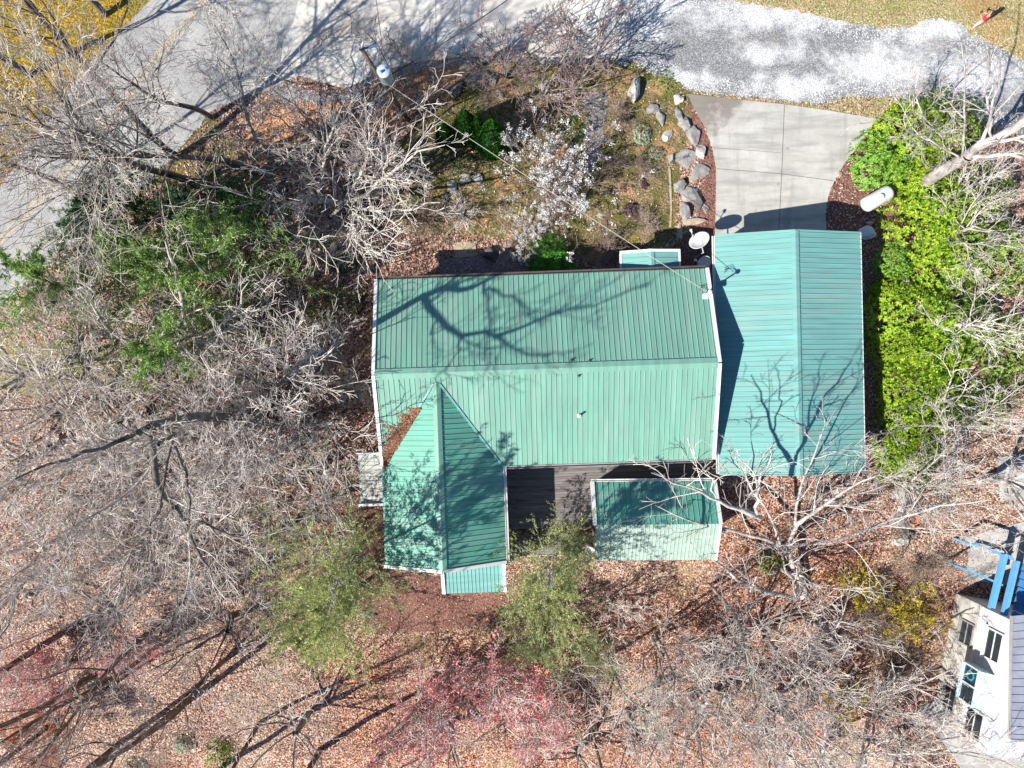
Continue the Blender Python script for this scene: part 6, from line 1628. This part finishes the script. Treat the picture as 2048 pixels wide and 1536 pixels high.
# hedge of rhododendron and laurel on the right
HEDGE = 'rhododendrons along the garage and driveway'
for (pr, u, v, sx_, sz_, rz, lb) in (
 ('laurel', 1752, 325, 0.75, 0.85, 0, 'fresh green laurel next to the driveway edge'),
 ('rhodo_a', 1805, 262, 0.95, 0.9, 40, 'yellow green rhododendron topmost of the hedge by the gravel'),
 ('rhodo_c', 1890, 260, 0.85, 0.9, 80, 'olive rhododendron behind the topmost one'),
 ('rhodo_b', 1815, 345, 0.8, 0.85, 120, 'yellow green rhododendron just above the white tank'),
 ('rhodo_c', 1935, 395, 0.9, 1.0, 160, 'olive rhododendron under the leaning grey trunk'),
 ('rhodo_a', 1845, 470, 1.12, 1.0, 200, 'bright yellow rhododendron right of the smooth boulder'),
 ('rhodo_b', 1890, 540, 1.0, 1.0, 240, 'yellow green rhododendron right of the half buried boulder'),
 ('rhodo_c', 2000, 520, 1.0, 1.0, 280, 'olive rhododendron at the right edge below the trunk'),
 ('laurel', 1782, 525, 0.5, 0.7, 320, 'small green laurel against the garage side above the boulder'),
 ('rhodo_a', 1800, 625, 0.98, 1.0, 15, 'bright yellow rhododendron halfway along the garage'),
 ('rhodo_b', 1828, 700, 0.95, 1.0, 55, 'bright yellow rhododendron below the halfway one'),
 ('rhodo_a', 1795, 775, 0.82, 0.9, 95, 'yellow green rhododendron beside the lower half of the garage'),
 ('rhodo_b', 1808, 850, 0.85, 0.85, 135, 'green rhododendron near the lower garage corner'),
 ('rhodo_c', 1815, 915, 0.8, 0.7, 175, 'last dark rhododendron of the hedge above the rock row'),
 ('rhodo_a', 1770, 690, 0.5, 0.75, 30, 'narrow yellow green rhododendron close against the garage eave'),
 ('rhodo_b', 1768, 585, 0.5, 0.8, 75, 'small yellow green rhododendron beside the garage below the little laurel'),
 ('rhodo_a', 1772, 900, 0.55, 0.7, 110, 'small green rhododendron at the lower right garage corner'),
 ('rhodo_c', 1885, 620, 0.85, 0.85, 140, 'olive rhododendron right of the halfway one'),
 ('rhodo_b', 1885, 720, 0.8, 0.8, 190, 'yellow green rhododendron in the second row of the hedge'),
 ('rhodo_a', 1870, 405, 0.85, 0.9, 20, 'yellow green rhododendron between the white tank and the right edge'),
 ('rhodo_c', 1930, 470, 0.9, 0.9, 65, 'olive rhododendron behind the bright one by the smooth boulder'),
 ('rhodo_b', 1865, 820, 0.75, 0.7, 100, 'yellow green rhododendron low in the second row of the hedge'),
 ('rhodo_c', 1925, 660, 0.9, 0.8, 215, 'dull olive rhododendron right of the bright yellow ones'),
 ('rhodo_c', 2020, 700, 0.9, 0.8, 255, 'olive rhododendron at the right edge halfway down'),
 ('rhodo_b', 1890, 790, 0.6, 0.6, 295, 'low rhododendron with gaps showing leaves, right of the hedge'),
 ('rhodo_c', 1960, 800, 0.75, 0.65, 335, 'low olive rhododendron under the wide pale tree'),
):
    tree(pr, u, v, sz_, sx_, rz, 'rhododendron' if 'rhodo' in pr else 'laurel_bush', lb, 'bush', HEDGE)

# small conifers clipped to cones
rgA = np.random.default_rng(77)
def cone_meshes(name, seed, H=2.9, Rd=0.75):
    rng = np.random.default_rng(seed); m = 9000
    t = 1-np.sqrt(rng.uniform(0, 1, m)); az = rng.uniform(0, 6.28, m)
    prof = np.sin(np.clip((1-t), 0, 1)*1.5)**1.05*(0.75+0.25*np.minimum(t*6, 1))
    rr = Rd*prof*(1+0.07*np.sin(az*7+t*9)+rng.normal(0, .05, m))
    pos = np.stack([np.cos(az)*rr, np.sin(az)*rr, t*H+0.05], 1)
    d = np.stack([np.cos(az)*.6, np.sin(az)*.6, np.ones(m)*1.0], 1)+rng.normal(0, .25, (m, 3))
    Vb, Fb = blades(pos, d, 0.13, 0.05, rng)
    mb = MB(); mb.tube([(0, 0, 0), (0, 0, H*0.9)], [0.06, 0.02], 6); me = bpy.data.meshes.new(name+'_t'); me.from_pydata(mb.v, [], mb.f); me.materials.append(M['bark_brown'])
    mb2 = MB(); pr_ = []
    for i in range(9):
        t_ = i/8; pr_.append((max(0.01, Rd*0.86*math.sin(min(1, 1-t_)*1.5)**1.05*(0.75+0.25*min(t_*6, 1))), t_*H*0.97))
    mb2.lathe(pr_, 16); me2 = bpy.data.meshes.new(name+'_c'); me2.from_pydata(mb2.v, [], mb2.f); me2.materials.append(M['needle_dark'])
    return {'trunk': me, 'foliage': mesh_np(name, Vb, Fb, M['arborvitae']), 'inner_foliage': me2}
PR['cone'] = cone_meshes('cone', 71)
for (u, v, s, h_, rz, lb) in ((986, 296, 1.12, 1.45, 0, 'largest dense green cone shaped conifer, right of its neighbours'), (958, 278, 0.68, 1.15, 90, 'narrow cone shaped conifer in the middle of the clump'),
                           (936, 274, 0.92, 1.4, 180, 'tall cone shaped conifer left of the narrow one'), (893, 283, 0.7, 1.05, 270, 'low shaded cone shaped conifer beside the round bare tree')):
    tree('cone', u, v, h_, s, rz, 'cone_conifer', lb, 'conifer', 'clipped conifers in the front garden')
# front garden planting
PR['weeper'] = mound_meshes('weeper', 72, 1.5, 1.15, 1.5, 'fern_green', 520, 10, 0.22, 0.035, lump=0.3)
tree('weeper', 1092, 528, 1.0, 1.0, 0, 'weeping_conifer', 'bright green weeping bush against the front of the house', 'bush')
tree('blossom', 1110, 365, 1.0, 1.05, 10, 'flowering_bush', 'wide bush with white blossom in the front garden', 'bush')
tree('blossom', 1060, 462, 0.6, 0.62, 120, 'flowering_bush', 'smaller white flowering bush close to the house', 'bush')
tree('brush', 1120, 385, 1.1, 1.1, 30, 'bare_shrub', 'tan leafless shrub in the heart of the white flowering bush', 'bush')
tree('brush', 1215, 498, 0.7, 0.8, 60, 'bare_shrub', 'tan leafless shrub by the porch roof', 'bush')
tree('pink_bush', 1120, 205, 0.8, 1.0, 0, 'bare_shrub', 'pink twigged leafless bush above the clipped conifers', 'bush')
tree('grey_shrub', 1284, 270, 0.7, 0.75, 0, 'grey_shrub', 'silvery low shrub left of the inner stone row', 'bush')
tree('grey_shrub', 1312, 306, 0.6, 0.55, 60, 'grey_shrub', 'smaller silvery shrub below the other', 'bush')
tree('green_shrub', 1150, 250, 0.5, 0.9, 0, 'low_shrub', 'dark low shrub beside the garden path', 'bush')
PR['purple'] = mound_meshes('purple', 73, 0.55, 0.5, 0.4, 'purple_leaf', 130, 7, 0.09, 0.04)
for (pr, u, v, s_, h_, rz, nm, lb) in (
 ('brush', 985, 205, 0.55, 0.5, 0, 'dry_shrub', 'dry brown shrub right of the dark speckled boulder'),
 ('brush', 1045, 250, 0.6, 0.5, 40, 'dry_shrub', 'dry brown shrub between clipped conifers and white blossom'),
 ('brush', 1240, 230, 0.6, 0.55, 80, 'dry_shrub', 'dry brown shrub right of the garden path'),
 ('brush', 1285, 335, 0.55, 0.45, 120, 'dry_shrub', 'dry brown shrub above the small purple plant'),
 ('brush', 1225, 330, 0.55, 0.5, 160, 'dry_shrub', 'dry brown shrub at the foot of the garden path'),
 ('brush', 850, 440, 0.8, 0.6, 200, 'dry_shrub', 'dry brown shrub in the left half of the front yard'),
 ('brush_pale', 930, 430, 0.7, 0.5, 240, 'dry_shrub', 'pale dry shrub below the three yard stones'),
 ('brush', 1290, 450, 0.6, 0.5, 280, 'dry_shrub', 'dry brown shrub above the porch roof'),
 ('green_shrub', 960, 225, 0.6, 0.4, 10, 'low_shrub', 'low olive shrub right above the clipped conifers'),
 ('green_shrub', 1330, 165, 0.7, 0.4, 50, 'low_shrub', 'low olive shrub at the gravel edge right of the tall pale boulder'),
 ('dark_shrub', 1130, 235, 0.7, 0.5, 90, 'dark_shrub', 'dark shrub under the pink twigged bush'),
 ('dark_shrub', 930, 330, 0.7, 0.5, 130, 'dark_shrub', 'dark shrub in shade below the clipped conifers'),
 ('brush', 830, 215, 0.7, 0.6, 320, 'dry_shrub', 'dry brown shrub at the foot of the utility pole'),
): tree(pr, u, v, h_, s_, rz, nm, lb, 'bush')
tree('purple', 1263, 420, 1.0, 1.0, 0, 'purple_plant', 'low dark purple plant left of the big stone pile', 'plant')
tree('purple', 1290, 370, 0.6, 0.5, 80, 'purple_plant', 'small purple plant above the larger purple one', 'plant')
tree('dark_shrub', 690, 520, 0.8, 0.8, 0, 'dark_shrub', 'dark evergreen shrub in the shade of the round tree', 'bush')
tree('dark_shrub', 700, 600, 0.9, 0.9, 70, 'dark_shrub', 'dark evergreen shrub at the upper left corner of the house', 'bush')
tree('green_shrub', 640, 640, 1.1, 1.1, 20, 'green_shrub', 'olive shrub between the pines and the house', 'bush')
tree('dark_shrub', 735, 450, 0.7, 0.8, 150, 'dark_shrub', 'dark evergreen shrub on the slope above the front yard', 'bush')
tree('brush_pale', 700, 470, 1.0, 1.0, 0, 'bare_shrub', 'pale leafless shrub left of the front yard', 'bush')
tree('brush_pale', 650, 700, 1.0, 1.0, 50, 'bare_shrub', 'pale leafless shrub by the left wall of the house', 'bush')
tree('brush_pale', 705, 780, 0.8, 0.8, 90, 'bare_shrub', 'pale leafless shrub touching the left rake of the roof', 'bush')
# lower wood planting
tree('forsythia', 1790, 1215, 1.0, 1.15, 0, 'forsythia', 'forsythia in yellow flower left of the neighbour house', 'bush')
tree('forsythia', 1710, 1170, 0.8, 0.8, 100, 'forsythia', 'smaller forsythia with pale flowers up the slope', 'bush')
tree('forsythia', 1690, 1390, 0.7, 0.75, 200, 'forsythia', 'sparse forsythia low in the wood', 'bush')
tree('brush', 1840, 1130, 1.0, 1.0, 0, 'bare_shrub', 'brown leafless shrub above the large forsythia', 'bush')
tree('brush', 1740, 1240, 1.0, 1.1, 80, 'bare_shrub', 'brown leafless shrub between the forsythias', 'bush')
tree('brush', 1780, 1330, 0.9, 0.9, 160, 'bare_shrub', 'brown leafless shrub below the large forsythia', 'bush')
tree('brush_pale', 1650, 1280, 0.9, 1.0, 200, 'bare_shrub', 'pale leafless shrub in the lower right wood', 'bush')
tree('dark_shrub', 1440, 1310, 0.8, 0.9, 0, 'dark_shrub', 'dark evergreen shrub below the shed in the wood', 'bush')
tree('green_shrub', 1540, 1120, 0.9, 0.9, 30, 'green_shrub', 'green shrub at the foot of the pale curved tree', 'bush')
tree('grey_shrub', 370, 1480, 0.9, 0.9, 0, 'grey_shrub', 'sage green shrub beside the brown trunk at the bottom', 'bush')
tree('grey_shrub', 270, 1530, 0.9, 0.9, 40, 'grey_shrub', 'sage green shrub cut by the bottom edge', 'bush')
tree('green_shrub', 440, 1500, 1.1, 1.0, 70, 'green_shrub', 'olive shrub right of the sage green shrub', 'bush')
tree('green_shrub', 700, 1140, 0.8, 0.9, 110, 'green_shrub', 'green shrub beside the left wing wall', 'bush')
tree('green_shrub', 620, 930, 0.5, 0.6, 150, 'green_shrub', 'small green shrub left of the bay roof', 'bush')

# logs on the ground
def log(pts, r, label):
    mb = MB(); ps = [G(u, v)+Vector((0, 0, r*0.8)) for u, v in pts]
    mb.tube(ps, list(np.linspace(r, r*0.7, len(ps))), 9); tag(mb.build('fallen_log', M['wood_log'], None, True), label, 'log')
log([(270, 762), (300, 756), (330, 752)], 0.17, 'short dark fallen log on the pale lawn strip')
log([(285, 830), (320, 790), (350, 770)], 0.10, 'slim fallen log below the pale lawn strip')
log([(1030, 1500), (1130, 1480), (1230, 1430)], 0.09, 'thin fallen log among the red budded trees')
log([(520, 1420), (610, 1330), (660, 1295)], 0.07, 'thin fallen branch on the leaves below the feathery tree')
log([(1560, 1240), (1640, 1220), (1700, 1190)], 0.07, 'fallen branch on the russet leaves left of the forsythia')

# ------------------------------------------------------------------ leaf litter and grass as relief
rg = np.random.default_rng(99)
def inside(X, Y, z): return wsdf(X, Y, gpoly(z)) < 0
m_ = 170000
X = rg.uniform(-31, 29, m_); Y = rg.uniform(-23, 17, m_)
keep = np.ones(m_, bool)
for (cx_, cy_, hx, hy, an) in ((1.715, 0.765, 8.1, 4.5, 2.0), (14.59, 1.6, 3.5, 6.0, 1.1)):
    ca, sa = math.cos(R(an)), math.sin(R(an)); lx = (X-cx_)*ca+(Y-cy_)*sa; ly = -(X-cx_)*sa+(Y-cy_)*ca
    keep &= ~((np.abs(lx) < hx) & (np.abs(ly) < hy))
for z in (ROAD, LOT, GRAV, DRIVE, Z_TAN): keep &= ~inside(X, Y, z)
keep &= ~(inside(X, Y, Z_MOSS) & (rg.uniform(size=m_) < 0.8)); keep &= ~(inside(X, Y, Z_GOLD) & (rg.uniform(size=m_) < 0.6))
keep &= ~(inside(X, Y, Z_LAWN) & (rg.uniform(size=m_) < 0.7)); keep &= ~(inside(X, Y, Z_MULCH_B) & (rg.uniform(size=m_) < 0.85)); keep &= ~(inside(X, Y, Z_MULCH_L))
keep &= ~((X > 25.5) & (Y < -12.2))
X, Y = X[keep], Y[keep]
Vv, Ff = leaf_quads(np.stack([X, Y, gz_np(X, Y)+rg.uniform(0.01, 0.07, len(X))], 1), 0.07, rg, 0.5)
tag(obj_me('leaf_litter', mesh_np('leaf_litter', Vv, Ff, M['leaf_litter'])), 'dead leaves scattered over the floor of the wood', 'leaves', kind='stuff')
def grass(name, zs, n_, L, mat, label, box, avoid=()):
    X = rg.uniform(box[0], box[1], n_); Y = rg.uniform(box[2], box[3], n_); k = np.zeros(n_, bool)
    for z in zs: k |= inside(X, Y, z)
    for z in avoid: k &= ~inside(X, Y, z)
    X, Y = X[k], Y[k]; ps = np.stack([X, Y, gz_np(X, Y)], 1)
    Vb, Fb = blades(ps, rg.normal(0, .7, ps.shape)+np.array([0, 0, 1.0]), L, 0.035, rg)
    tag(obj_me(name, mesh_np(name, Vb, Fb, M[mat])), label, 'grass', kind='stuff')
grass('dry_grass', (Z_TAN, Z_TAN2), 60000, 0.12, 'dry_grass', 'dry straw grass along the gravel drive', (8, 32, 12, 25), (GRAV, DRIVE))
grass('moss_grass', (Z_MOSS, Z_VERGE, Z_LAWN), 26000, 0.09, 'grass_blade', 'short thin grass in the front garden and lawn strips', (-32, 12, -2, 19), (ROAD, DRIVE, LOT))
grass('bank_grass', (Z_GOLD,), 50000, 0.10, 'dry_grass', 'straw coloured grass on the bank beyond the road', (-34, -15, 6, 25), (ROAD,))
# loose stones along the edges of the gravel
m_ = 26000
X = rg.uniform(6, 31, m_); Y = rg.uniform(12.5, 23, m_); sd = wsdf(X, Y, [P(u, v, 0) for u, v in GRAV])
k = (sd < rg.exponential(0.22, m_)) & (sd > -0.9) & ~inside(X, Y, DRIVE)
X, Y = X[k], Y[k]; n_ = len(X); s = rg.uniform(0.018, 0.042, n_)
oc = np.array([[1, 0, 0], [0, 1, 0], [-1, 0, 0], [0, -1, 0], [0, 0, 0.8]]); Vv = (np.stack([X, Y, np.full(n_, 0.008)], 1)[:, None]+oc[None]*s[:, None, None]*rg.uniform(.7, 1.3, (n_, 5, 1))).reshape(-1, 3)
b_ = (np.arange(n_)*5)[:, None, None]; Ff = (b_+np.array([[0, 1, 4], [1, 2, 4], [2, 3, 4], [3, 0, 4]])[None]).reshape(-1, 3)
simple('gravel_stone', (0.55, 0.555, 0.56), 0.9, 0.3, 9.0)
tag(obj_me('loose_gravel', mesh_np('loose_gravel', Vv, Ff, M['gravel_stone'])), 'loose stones spilled along the edges of the gravel drive', 'gravel', kind='stuff')
